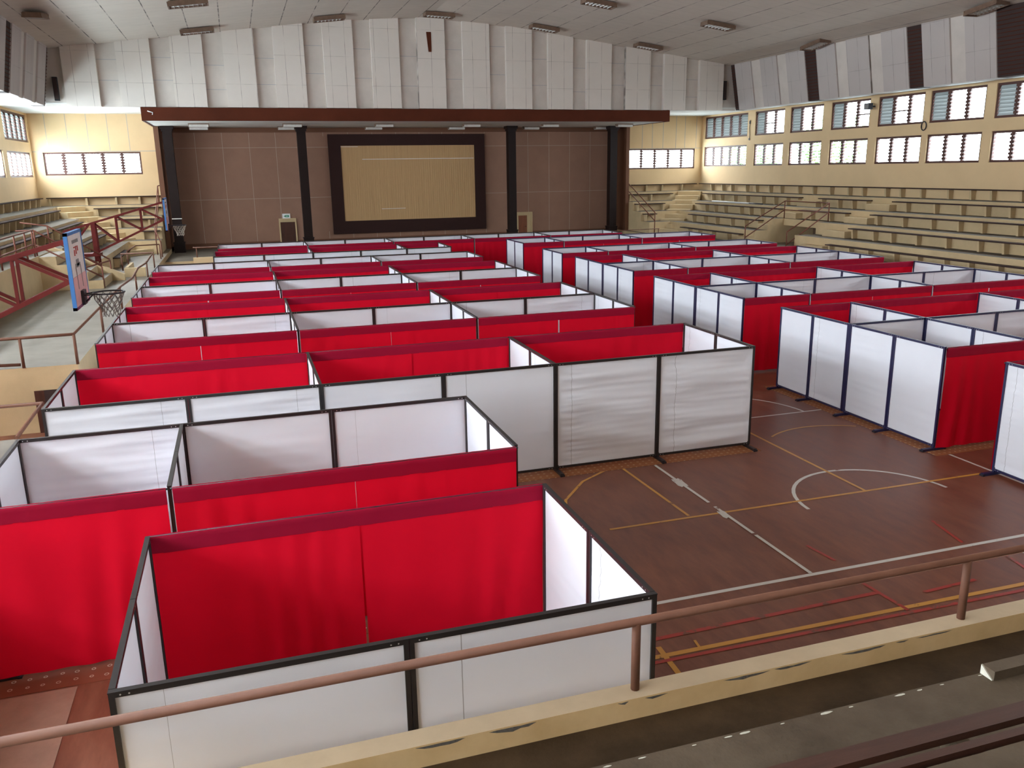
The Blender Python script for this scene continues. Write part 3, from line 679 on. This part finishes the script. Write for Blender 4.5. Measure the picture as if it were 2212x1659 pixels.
for k in range(5):
    xb = (XR if k == 4 else XE[k+1]) - .14; yc = (YF if k == 4 else YE[k+1])
    segs = [(17.5, 46.0)] if k == 4 else ([(17.5, 28.65), (34.85, yc-1.55)] if k < 2 else [(17.5, 28.7), (30.1, 33.4), (34.8, yc-1.5)])
    for i, (a, b) in enumerate(segs):
        pos = '' if len(segs) == 1 else (['on the near side of', 'directly above', 'beyond'][i if len(segs) == 3 else (0 if i == 0 else 2)] + ' the right stand passage')
        lab = ('%s bench of the right stand %s' % (TIER[k], pos)) if pos else 'top bench of the right stand running along the right wall'
        bench((xb, a), (xb, b), zf(k), (1, 0), lab, 'benches of the right stand', k*10+i, 1.15)
    yb = (YF if k == 4 else YE[k+1]) - .14; xc = XR if k == 4 else XE[k+1]
    if k: bench((21.5 + (.0 if k > 2 else 0), yb), (xc-(.35 if k == 4 else 1.45), yb), zf(k), (0, 1), '%s bench on the end stand right of the stage' % TIER[k], 'benches right of the stage', 50+k, 1.25)
    xl = mx(xb); ll = None
    if k == 4: sg = [(17.9, 45.9)]
    elif k == 3: sg = [(17.9, yc-1.5)]
    elif k == 2: sg = [(17.9, 35.6), (37.0, yc-1.5)]
    else: sg = [(33.4, yc-1.5)] if k else [(36.3, 40.0)]
    for i, (a, b) in enumerate(sg):
        pos = {0: 'along the left wall' if k == 4 else 'below the left windows', 1: 'near the far corner'}[i] if k >= 2 else 'behind the far basketball hoop'
        bench((xl, a), (xl, b), zf(k), (-1, 0), '%s bench of the left stand %s' % (TIER[k], pos), 'benches of the left stand', 80+k*3+i, 1.15)
    if k: bench((mx(xc)+(.35 if k == 4 else 1.45), yb), (-3.5, yb), zf(k), (0, 1), '%s bench on the end stand left of the stage' % TIER[k], 'benches left of the stage', 120+k, 1.25)
t = thing('pale_strip', 'long pale strip lying on the second highest right tier', 'pipe', (25.15, 38.3, FZ[3]+.03)); c = MB(); c.tube([(0,0,0),(0,3.6,0)], .03, M['signw']); c.obj('strip_body', t)  # pale tube with a darker end
c = MB(); c.tube([(0,-1.2,0),(0,0,0)], .03, M['dark']); c.obj('dark_end', t)

# rails on stands
RR = M['railred']
a, b = (22.2, 24.3)
rail_thing('stair_rail', 'thin brown guard rail around the passage in the right stand', RR,
    [[(22.2,34,2.13),(24.25,34,3.20),(24.35,31,3.20),(22.3,31,2.05)], [(22.2,34,1.60),(24.25,34,2.80),(24.35,31,2.80),(22.3,31,1.50)]],
    [((22.2,34,ZPL),(22.2,34,2.13)), ((24.25,34,2.41),(24.25,34,3.2)), ((24.35,31,2.41),(24.35,31,3.2)), ((22.3,31,ZPL),(22.3,31,2.05))], .025, .025)
rail_thing('stair_rail', 'thin brown stair rail sloping down the right side of the stage', RR,
    [[(21.45,46.2,4.30),(21.5,45.78,4.28),(21.5,41.62,2.43)], [(21.5,45.74,3.86),(21.5,41.6,1.98)]], [((21.5,45.76,3.42),(21.5,45.76,4.28)), ((21.5,41.62,ZPL),(21.5,41.62,2.43))], .025, .025)
rail_thing('stair_rail', 'thin brown stair rail sloping down the left side of the stage', RR,
    [[(-3.55,46.2,4.30),(-3.6,45.78,4.28),(-3.6,41.62,2.43),(-3.3,40.2,1.95)], [(-3.6,45.74,3.86),(-3.6,41.6,1.98)]], [((-3.6,45.76,3.42),(-3.6,45.76,4.28)), ((-3.6,41.62,ZPL),(-3.6,41.62,2.43)), ((-3.3,40.2,ZPL-.2),(-3.3,40.2,1.95))], .025, .025)
RL = M['rail']
rail_thing('handrail', 'bent brown pipe rail along the edge of the left platform', RL,
    [[(-9,17.7,1.86),(-4.15,17.7,1.88),(-3.2,17.7,1.89),(-3.2,25.06,1.89),(-3.2,27.78,1.8),(-3.2,29.55,1.92),(-3.2,32.17,1.83),(-3.2,35.1,1.93),(-4.35,35.1,1.93)], [(-9,17.7,1.52),(-4.18,17.7,1.37)]],
    [((x,y,ZPL),(x,y,1.88)) for x, y in ((-4.13,17.7),(-3.2,17.7),(-3.2,21.2),(-3.2,24.8),(-3.2,28.6),(-3.2,32.3),(-3.2,35.1),(-4.33,35.1))], .03, .028)
rail_thing('handrail', 'brown pipe guard at the gap in the left platform', RL, [[(-3.2,12.72,1.32),(-3.22,14.55,1.34),(-9,14.6,1.34)]], [((-3.22,14.55,0),(-3.22,14.55,1.34))], .028, .028)
rail_thing('handrail', 'red brown two-bar rail on the front edge of the left stand', RR,
    [[(-6.1,18,3.2),(-6.1,29.65,3.22)], [(-6.1,18,2.79),(-6.1,29.65,2.79)]], [((-6.1,y,2.41),(-6.1,y,3.22)) for y in (18.2,20.6,23.1,25.6,27.3,28.6,29.6)], .025, .025)
rail_thing('stair_rail', 'red brown stair rail on the near side of the left platform stair', RR,
    [[(-6.6,29.9,3.2),(-6.1,29.9,3.2),(-4.3,29.9,2.0)], [(-6.1,29.9,2.75),(-4.3,29.9,1.65)]], [((-6.1,29.9,2.41),(-6.1,29.9,3.2)), ((-4.3,29.9,ZPL),(-4.3,29.9,2.0))], .025, .025)
rail_thing('stair_rail', 'red brown stair rail on the far side of the left platform stair', RR,
    [[(-6.9,32.0,3.35),(-6.1,32.0,3.22),(-4.32,32.0,2.02)], [(-6.1,32.0,2.8),(-4.32,32.0,1.65)], [(-4.32,31.95,1.98),(-4.95,30.1,1.93)]], [((-6.1,32.0,2.41),(-6.1,32.0,3.22)), ((-4.32,32.0,ZPL),(-4.32,32.0,2.02))], .025, .025)
rail_thing('handrail', 'low brown rail at the far end of the left platform', RL, [[(-4.25,36.3,1.93),(-4.25,39.4,1.9),(-3.3,39.4,1.92)]], [((-4.25,36.3,ZPL),(-4.25,36.3,1.93)), ((-3.3,39.4,ZPL),(-3.3,39.4,1.92))], .026, .026)

# ------------------------------------------------------------------ basketball hoops
def hoop(loc, label, netmat, flip):
    t = thing('basketball_hoop', label, 'basketball hoop', loc)       # loc: board foot centre projected to the platform; local x out over court
    # truss boom (x measured from board face, z above local origin)
    c = MB(); T = M['truss']
    for dy in (-.16, .16):
        top = lambda x: 2.60 + .277*x ; bot = lambda x: 2.02 + .46*x
        xs = [-.12, -.86, -1.69, -2.44]
        c.bar((-.12,dy,top(-.12)), (-3.4,dy,top(-3.4)), .06, .07, T); c.bar((-.12,dy,bot(-.12)), (-2.6,dy,bot(-2.6)), .06, .07, T)
        for x in xs[1:]: c.bar((x,dy,top(x)), (x,dy,bot(x)), .045, .045, T)
        c.bar((-.86,dy,top(-.86)), (-.12,dy,bot(-.12)), .045, .045, T); c.bar((-1.69,dy,top(-1.69)), (-.86,dy,bot(-.86)), .045, .045, T)
        c.bar((-2.44,dy,top(-2.44)), (-1.69,dy,bot(-1.69)), .045, .045, T); c.bar((-2.55,dy,top(-2.5)), (-3.1,dy,1.25), .045, .045, T)
    for x in xs: c.bar((x,-.16,top(x)), (x,.16,top(x)), .045, .045, T); c.bar((x,-.16,bot(x)), (x,.16,bot(x)), .045, .045, T)
    c.obj('truss_boom', t)
    for dy in (-.16, .16):
        c = MB(); c.box(-2.5, -2.36, dy-.05, dy+.05, 0, 1.95, T); c.obj('support_post', t)
    c = MB(); c.box(-3.2, -2.3, -.3, .3, .78, .88, T); c.bar((-3.2,0,.8), (-2.45,0,.3), .06, .06, T); c.obj('gusset_plate', t)
    b = MB(); w, z0, z1 = .62, 1.57, 2.72
    b.box(-.045, 0, -w+.03, w-.03, z0+.03, z1-.03, M['bb']); bo = b.obj('backboard', t)
    e = MB(); e.box(-.045, .010, -w, -w+.045, z0, z1, M['blue']); e.box(-.045, .010, w-.045, w, z0, z1, M['blue']); e.box(-.045, .010, -w, w, z1-.045, z1, M['blue']); e.box(-.045, .010, -w, w, z0, z0+.045, M['bbmag']); e.obj('edge_frame', bo)
    p = MB(); p.box(0, .006, -w+.045, w-.045, z0+.045, z0+.48, M['pink'])
    p.obj('pink_band', bo)
    k = MB()
    for yy in (-.2, .2): k.box(.006, .01, yy-.014, yy+.014, z0+.28, z0+.62, M['ink'])
    k.box(.0, .008, -.2, .2, z0+.62, z0+.66, M['ink']); k.box(.0, .008, -.1, .1, z0+.6, z0+.72, M['ink'])
    for yy, zz, hh in ((-.16, .78, .09), (-.02, .8, .12), (.12, .84, .06)): k.box(.0, .008, yy, yy+.05, z0+zz, z0+zz+hh, M['redink'])
    k.box(.0, .008, -.18, .18, z0+.9, z0+.915, M['redink'])
    for q in range(5): k.box(.0, .008, -.24+q*.11, -.19+q*.11, z0+.97, z0+1.02, M['ink'])
    k.obj('printed_marks', bo)
    r = MB(); rc = (.15+.235, 0, 1.75)
    r.tube([(rc[0]+.228*math.cos(2*PI*q/32), .228*math.sin(2*PI*q/32), rc[2]) for q in range(33)], .013, M['dark'], 8, False)
    for dy in (-.09, .09): r.bar((.0, dy, rc[2]-.02), (.19, dy*1.6, rc[2]), .03, .02, M['dark'])
    r.box(0, .05, -.12, .12, rc[2]-.16, rc[2]+.06, M['dark']); r.bar((.03,0,rc[2]-.14), (.17,0,rc[2]-.01), .05, .02, M['dark']); ro = r.obj('rim', t)
    n = MB(); NS = 12; lv = 6; rnd = random.Random(3)
    def P(i, l):
        a = 2*PI*(i + (l % 2)*.5)/NS; rad = .222 - .105*min(1, l/4.0) + .02*rnd.uniform(-1, 1)*(l > 0)
        return Vector((rc[0]+rad*math.cos(a), rad*math.sin(a), rc[2]-.012-l*.072+rnd.uniform(-.012,.012)*(l > 0)))
    G = [[P(i, l) for i in range(NS)] for l in range(lv)]
    for l in range(lv-1):
        for i in range(NS):
            if l >= 4 and rnd.random() < .3: continue
            j0 = i if l % 2 == 0 else (i+1) % NS; j1 = (i-1) % NS if l % 2 == 0 else i
            n.tube([G[l][i], G[l+1][j0]], .0065, netmat, 5); n.tube([G[l][i], G[l+1][j1]], .0065, netmat, 5)
    n.obj('net', ro); return t
hoop((-2.42, 14.5, ZPL), 'near basketball hoop with blue edged board over the left platform', M['net'], 1)
hoop((-2.40, 33.0, ZPL), 'far basketball hoop on a red truss near the leftmost stage column', M['netpale'], 1)

# ------------------------------------------------------------------ cloth panels
TB = .036     # tube
HP, WP = 1.83, 1.83
def cloth_mesh(w, z0, z1, seed, wr, seams, mat, x0=0., fold=0., nx=34, nz=26):
    c = MB(); sm = sorted(seams); xs = [x0 + w*i/nx for i in range(nx+1)]
    for s in sm: xs += [x0+s, x0+s+.007]
    xs = sorted(xs); zs = [z0 + (z1-z0)*j/nz for j in range(nz+1)]
    rows = []
    for z in zs:
        row = []
        for x in xs:
            e = min(1., (x-x0)/.12, (x0+w-x)/.12) if not fold else 1.
            ez = min(1., (z-z0)/.1, (z1-z)/.1)
            y = 0.
            if wr:
                y += wr*noise.noise(Vector((x*1.1, z*3.5, seed*7.3)))*1.2
                y += wr*.5*noise.noise(Vector((x*.8, z*13., seed*3.1)))
                for s in sm:
                    g = math.exp(-abs(x-x0-s)/(.20 if x-x0 > s else .08)); y += min(wr, .022)*g*1.1*(noise.noise(Vector((seed*5.+s+x*1.5, z*24., 0))) + .6*noise.noise(Vector((seed*2.+x*2., z*48., 3.))))
                y *= max(0, e)*max(0, ez)
            if fold:
                ph = noise.noise(Vector((x*.9, z*.35, seed*2.2)))
                amp = fold*(.35 + .65*max(0., 1-abs(x-x0-w*(.18 if seed % 2 else .75))/.6))
                y += amp*math.sin(x*17. + 6*ph + seed)*(.25+.75*(1-(z-z0)/(z1-z0))**.6) + .012*noise.noise(Vector((x*1.6, z*1.1, seed)))
            row.append(len(c.v)); c.v.append((x, y, z))
        rows.append(row)
    for a, b in zip(rows, rows[1:]):
        for i in range(len(xs)-1):
            thin = xs[i+1]-xs[i] < .0075 and any(abs(xs[i]-x0-s) < 1e-5 for s in sm)
            c.face([a[i], a[i+1], b[i+1], b[i]], M['seam'] if thin else mat, True)
    return c.mesh('fabric')
def frame_mesh(w, mat, rivets=True):
    c = MB(); t = TB; z0 = .065
    c.box(.002, t, -t/2, t/2, z0, HP, mat); c.box(w-t, w-.002, -t/2, t/2, z0, HP, mat)
    c.box(t, w-t, -t/2, t/2, HP-t, HP, mat); c.box(t, w-t, -t/2, t/2, z0, z0+t, mat)
    c.box(.0, w, -t/2-.002, t/2+.002, HP-.004, HP+.004, mat)
    if rivets:
        for x in (.07, .12, w-.12, w-.07):
            for z in (HP-t/2, z0+t/2):
                for s in (-1, 1):
                    b = len(c.v)
                    for k in range(6): c.v.append((x+.006*math.cos(k*PI/3), s*(t/2+.003), z+.006*math.sin(k*PI/3)))
                    q = list(range(b, b+6)); c.face(q[::-1] if s < 0 else q, M['rivet'])
    return c.mesh('frame')
def foot_mesh(mat):
    c = MB(); c.box(-.03, .03, -.23, .23, 0, .045, mat); c.box(-.017, .017, -.016, .016, .045, .12, mat)
    for s in (-1, 1): c.box(-.038, .038, s*.23-.02, s*.23+.02, 0, .03, M['dark'])
    return c.mesh('foot')
SD = 1.14     # nominal side panel width
WF = [cloth_mesh(WP-2*TB+.02, .098, HP-TB+.006, s, wr, se, M['white'], TB-.01, 0, 44, 70 if wr > .01 else 40) for s, wr, se in
      ((1, .009, [.28]), (2, .009, [.33]), (3, .030, [1.45]), (4, .012, []), (5, .040, [.30]), (6, .028, [.25]))]
WS = [cloth_mesh(SD-2*TB+.02, .098, HP-TB+.006, s, wr, se, M['white'], TB-.01, 0, 30, 50) for s, wr, se in ((11, .010, []), (12, .016, []), (13, .014, [.9]))]
FRM = {(k, s): frame_mesh(w, M[k]) for k in ('black', 'navy') for s, w in (('f', WP), ('s', SD))}
FT = {k: foot_mesh(M[k]) for k in ('black', 'navy')}
def panel(x, y, rz, side, var, tint, label, group, last=False, scale=1., first=True):
    t = thing('cubicle_panel', label, 'partition panel', (x, y, 0), rz, group, 'thing'); w = SD if side else WP
    fo = link('frame', FRM[(tint, 's' if side else 'f')], t); fo.scale = (scale, 1, 1)
    c = link('fabric', (WS if side else WF)[var], t); c.scale = (scale, 1, 1)
    if first: o = link('foot', FT[tint], t); o.location = (.03, 0, 0)
    if last: o = link('foot', FT[tint], t); o.location = (w*scale-.03, 0, 0)
    return t
def leaf(w, seed): return cloth_mesh(w, .05, 1.655, seed, 0, [], M['red'], 0., .024, max(10, int(w*36)), 14)
LEAF = [leaf(1.745, s) for s in (1, 2, 3, 4)]
def hem_mesh(w):
    c = MB(); nx = int(w*24); zs = [1.65, 1.70, 1.76, 1.80]; rnd = random.Random(int(w*10)); rows = {}
    for sg in (-1, 1):
        for j, z in enumerate(zs):
            row = []
            for i in range(nx+1):
                x = w*i/nx; y = sg*(.005 if j == 0 else (.012 if j < 3 else .021)) + .006*noise.noise(Vector((x*9, z*2, sg)))*(j < 3)
                row.append(len(c.v)); c.v.append((x, y, z))
            rows[(sg, j)] = row
    topr = []
    for i in range(nx+1): topr.append(len(c.v)); c.v.append((w*i/nx, 0, 1.828+.003*noise.noise(Vector((w*i/nx*14, 0, 2)))))
    seq = [rows[(-1, j)] for j in range(4)] + [topr] + [rows[(1, j)] for j in (3, 2, 1, 0)]
    for a, b in zip(seq, seq[1:]):
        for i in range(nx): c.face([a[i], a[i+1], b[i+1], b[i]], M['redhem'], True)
    return c.mesh('hem')
HEM = {n: hem_mesh(n*WP-.06) for n in (1, 2)}
def rod_mesh(w):
    c = MB(); c.tube([(-.02, 0, 1.812), (w+.02, 0, 1.812)], .011, M['dark'], 8); return c.mesh('rod')
ROD = {n: rod_mesh(n*WP-.06) for n in (1, 2)}
def curtain(x, y, n, seed, label, group, sgn=1):
    t = thing('red_curtain', label, 'curtain', (x+.03, y, 0), 0, group)
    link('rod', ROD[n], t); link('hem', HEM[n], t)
    gap = [.004, .02, .012, .004, .03][seed % 5]
    w = n*WP-.06
    for k in range(n):
        o = link('curtain_leaf', LEAF[(seed*3+k*2+seed//3) % 4], t)
        tw = (w - gap*(n-1))/n; o.location = (k*(tw+gap), 0, 0); o.scale = (tw/1.745, 1, 1)
    return t

def build_row(blk, name, x0, cells, yf, yb, front, back, tint, mid_name=None, own_front=True, own_back=True, skip_back=False, vs=0):
    """cells: panel boundaries like [0,2,4,6]; front/back: 'red' / 'white' / None"""
    nP = cells[-1]
    for wall, yy, kind in (('front', yf, front), ('back', yb, back)):
        if kind == 'white':
            for k in range(cells[0], nP):
                last = k == nP-1
                lab = 'white panel, %s from left in the %s wall of %s' % (ORD[k-cells[0]], wall, name) if not (wall == 'back' and mid_name) else 'white panel, %s from left in the wall between %s' % (ORD[k-cells[0]], mid_name)
                panel(x0+k*WP, yy, 0, False, (k*5+vs) % 4 if not (name.startswith('third left')) else [2, 2, 3, 1, 5, 4][k-cells[0]], tint, lab, 'white cross panels, ' + blk, last, first=not (blk == 'right block' and k == 0))
        elif kind == 'red':
            for i, (a, b) in enumerate(zip(cells, cells[1:])):
                curtain(x0+a*WP, yy, b-a, i+vs*2+(1 if wall == 'back' else 0), 'red curtain across the %s of the %s cubicle, %s' % (wall, ORD[i], name), 'red curtains, ' + blk)
    L = (yb-yf-.056)/2; sc = L/SD
    for i, a in enumerate(cells):
        where = 'left end wall' if i == 0 else ('right end wall' if a == nP else '%s divider' % ORD[i-1])
        for h, hn in ((0, 'near'), (1, 'far')):
            xo = (.02 if a == cells[0] else (-.02 if a == nP else 0.))
            panel(x0+a*WP+xo, yf+.025+h*(L+.006), PI/2, True, (i*2+h+vs) % 3 if (i or blk != 'left block') else (i+h) % 2, tint, 'white side panel, %s half of the %s, %s' % (hn, where, name), 'white side panels, ' + blk, scale=sc, last=(h == 1 and (back == 'red' or (blk == 'right block' and i == 0 and back == 'white'))), first=(h == 1 or front == 'red'))

XA = -2.72
LB = 'left block'
build_row(LB, 'nearest left row', -1.0, [0, 2], 4.97, 7.33, 'white', 'red', 'black', vs=0)
build_row(LB, 'second left row', XA, [0, 1, 3], 8.50, 10.77, 'red', 'white', 'black', vs=2)
build_row(LB, 'third left row', XA, [0, 2, 4, 6], 12.17, 14.60, 'white', 'red', 'black', vs=1)
build_row(LB, 'fourth left row', XA, [0, 2, 4, 6], 16.80, 19.06, 'red', 'white', 'black', 'fourth and fifth left rows', vs=1)
build_row(LB, 'fifth left row', XA, [0, 2, 4, 6], 19.06, 21.40, None, 'red', 'black', vs=3)
build_row(LB, 'sixth left row', XA-.02, [0, 2, 4, 6], 22.95, 25.22, 'red', 'white', 'black', 'sixth and seventh left rows', vs=2)
build_row(LB, 'seventh left row', XA-.02, [0, 2, 4, 6], 25.22, 27.54, None, 'red', 'black', vs=4)
build_row(LB, 'eighth left row', XA-.04, [0, 2, 4, 6], 28.95, 31.15, 'red', 'white', 'black', vs=3)
build_row(LB, 'ninth left row', -1.0, [0, 2, 4, 5], 33.43, 35.72, 'white', 'red', 'black', vs=0)
build_row(LB, 'tenth row by the stage', -.91, [0, 2, 4, 6, 8, 10], 36.92, 39.21, 'red', 'white', 'black', vs=1)
RB = 'right block'; XB = 11.1
build_row(RB, 'nearest right row', XB, [0, 1, 3, 5], 7.42, 9.73, 'white', 'red', 'navy', vs=1)
build_row(RB, 'second right row', XB, [0, 1, 3, 5], 10.88, 13.27, 'red', 'white', 'navy', 'second and third right rows', vs=0)
build_row(RB, 'third right row', XB, [0, 1, 3, 5], 13.27, 15.50, None, 'red', 'navy', vs=2)
build_row(RB, 'fourth right row', XB, [0, 1, 3, 5], 16.90, 19.14, 'red', 'white', 'navy', 'fourth and fifth right rows', vs=1)
build_row(RB, 'fifth right row', XB, [0, 1, 3, 5], 19.14, 21.50, None, 'red', 'navy', vs=3)
build_row(RB, 'sixth right row', XB+.03, [0, 1, 3, 5], 22.83, 25.11, 'red', 'white', 'navy', 'sixth and seventh right rows', vs=2)
build_row(RB, 'seventh right row', XB+.03, [0, 1, 3, 5], 25.11, 27.51, None, 'red', 'navy', vs=0)
build_row(RB, 'eighth right row', XB+.05, [0, 1, 3, 5], 28.78, 30.91, 'red', 'white', 'navy', vs=4)
build_row(RB, 'ninth right row', XB+.17, [0, 1, 3, 5], 33.59, 35.94, 'red', 'white', 'navy', vs=1)

# mats on the court
def mat_thing(x0, x1, y0, y1, m, label, z=.004):
    t = thing('floor_mat', label, 'mat', ((x0+x1)/2, (y0+y1)/2, 0)); c = MB(); a, b = (x1-x0)/2, (y1-y0)/2
    c.box(-a, a, -b, b, .0, z, m); c.obj('mat_sheet', t)
mat_thing(-2.9, 3.0, 8.22, 11.0, M['rug'], 'red brown patterned mat under the second left row')
mat_thing(-2.9, 8.35, 11.93, 14.8, M['rug2'], 'orange brown patterned mat under the third left row')
mat_thing(10.95, 20.3, 10.66, 15.7, M['rug2'], 'orange brown patterned mat under the second and third right rows')
mat_thing(-4.0+.85, -1.9, 4.75, 8.19, M['pinkmat'], 'plain pinkish mat on the court left of the nearest cubicle', .006)

# trees outside the right windows
def tree(x, y, h, seed, label):
    t = thing('tree', label, 'tree', (x, y, 0), 0, 'trees outside the right wall'); rnd = random.Random(seed)
    c = MB(); c.tube([(0,0,0),(.1,.05,h*.3),(-.05,.1,h*.7)], .16, M['bark'], 8)
    for k in range(6): a = k*1.05; c.tube([(0,0,h*.35+.2*k),(1.1*math.cos(a),1.1*math.sin(a),h*.5+.35*k)], .05, M['bark'], 6)
    c.obj('trunk', t); c = MB()
    for k in range(1500):
        d = Vector((rnd.gauss(0,1), rnd.gauss(0,1), rnd.gauss(0,.9))).normalized()*(rnd.random()**.4)*1.9
        p = Vector((d.x, d.y, h*.72+d.z)); u = Vector((rnd.gauss(0,1), rnd.gauss(0,1), rnd.gauss(0,1))).normalized()*.17; v = u.orthogonal().normalized()*.08
        c.poly([p-u, p-v, p+u, p+v], M['leaf'])
    c.obj('foliage', t)
tree(31.0, 47.2, 7.0, 1, 'green tree outside seen through the far right louvres')
tree(31.5, 40.5, 8.6, 2, 'green tree outside behind the second upper right window')

# ------------------------------------------------------------------ light: bright hazy sky through the windows
w = bpy.data.worlds.new('world'); bpy.context.scene.world = w; w.use_nodes = True; nt = w.node_tree; nt.nodes.clear()
out = nt.nodes.new('ShaderNodeOutputWorld'); bg = nt.nodes.new('ShaderNodeBackground'); tc = nt.nodes.new('ShaderNodeTexCoord'); sp = nt.nodes.new('ShaderNodeSeparateXYZ')
nt.links.new(tc.outputs['Generated'], sp.inputs[0])
def mrange(src, f0, f1, t0, t1):
    m = nt.nodes.new('ShaderNodeMapRange'); m.interpolation_type = 'SMOOTHSTEP'
    for k, v in zip((1, 2, 3, 4), (f0, f1, t0, t1)): m.inputs[k].default_value = v
    nt.links.new(src, m.inputs[0]); return m.outputs[0]
def mul(a, b):
    m = nt.nodes.new('ShaderNodeMath'); m.operation = 'MULTIPLY'; nt.links.new(a, m.inputs[0]); nt.links.new(b, m.inputs[1]); return m.outputs[0]
side = mrange(sp.outputs[0], -.5, .5, 35., 15.5)          # brighter hazy sky on the left
gs = mrange(sp.outputs[0], -.5, .5, 1.9, .42)             # sunlit ground on the left, shaded ground on the right
mixn = nt.nodes.new('ShaderNodeMix'); mixn.inputs['B'].default_value = 1.
nt.links.new(gs, mixn.inputs['A']); nt.links.new(mrange(sp.outputs[2], -.25, .0, 0., 1.), mixn.inputs['Factor'])
nt.links.new(mul(side, mixn.outputs['Result']), bg.inputs['Strength'])
bg.inputs['Color'].default_value = (.87, .935, 1.0, 1)
nt.links.new(bg.outputs[0], out.inputs[0])
def portal(name, loc, rot, sx, sy):
    l = bpy.data.lights.new(name, 'AREA'); l.shape = 'RECTANGLE'; l.size = sx; l.size_y = sy; l.cycles.is_portal = True
    o = bpy.data.objects.new(name, l); COL.objects.link(o); o.location = loc; o.rotation_euler = rot
ym, yl = (YB+YF)/2+1, YF-YB-1.5
for nm, (z0, z1) in (('upper', WUP), ('lower', WLO)):
    portal('daylight_portal_right_'+nm, (XR+.24, ym, (z0+z1)/2), (0, PI/2, 0), z1-z0, yl)
    portal('daylight_portal_left_'+nm, (XL-.24, ym, (z0+z1)/2), (0, -PI/2, 0), z1-z0, yl)
portal('daylight_portal_end_left', (-6.4, YF+.24, 5.4), (-PI/2, 0, 0), 4.3, 1.1)
portal('daylight_portal_end_right', (24.27, YF+.24, 5.28), (-PI/2, 0, 0), 4.4, 1.15)

sc = bpy.context.scene
sc.view_settings.view_transform = 'Standard'; sc.view_settings.look = 'None'; sc.view_settings.gamma = 1; sc.view_settings.exposure = .12
sc.view_settings.use_curve_mapping = False
sc.cycles.max_bounces = 8; sc.cycles.diffuse_bounces = 5; sc.cycles.glossy_bounces = 3; sc.cycles.transparent_max_bounces = 14; sc.cycles.use_adaptive_sampling = True; sc.cycles.adaptive_threshold = .03; sc.cycles.use_denoising = True
sc.cycles.caustics_reflective = False; sc.cycles.caustics_refractive = False
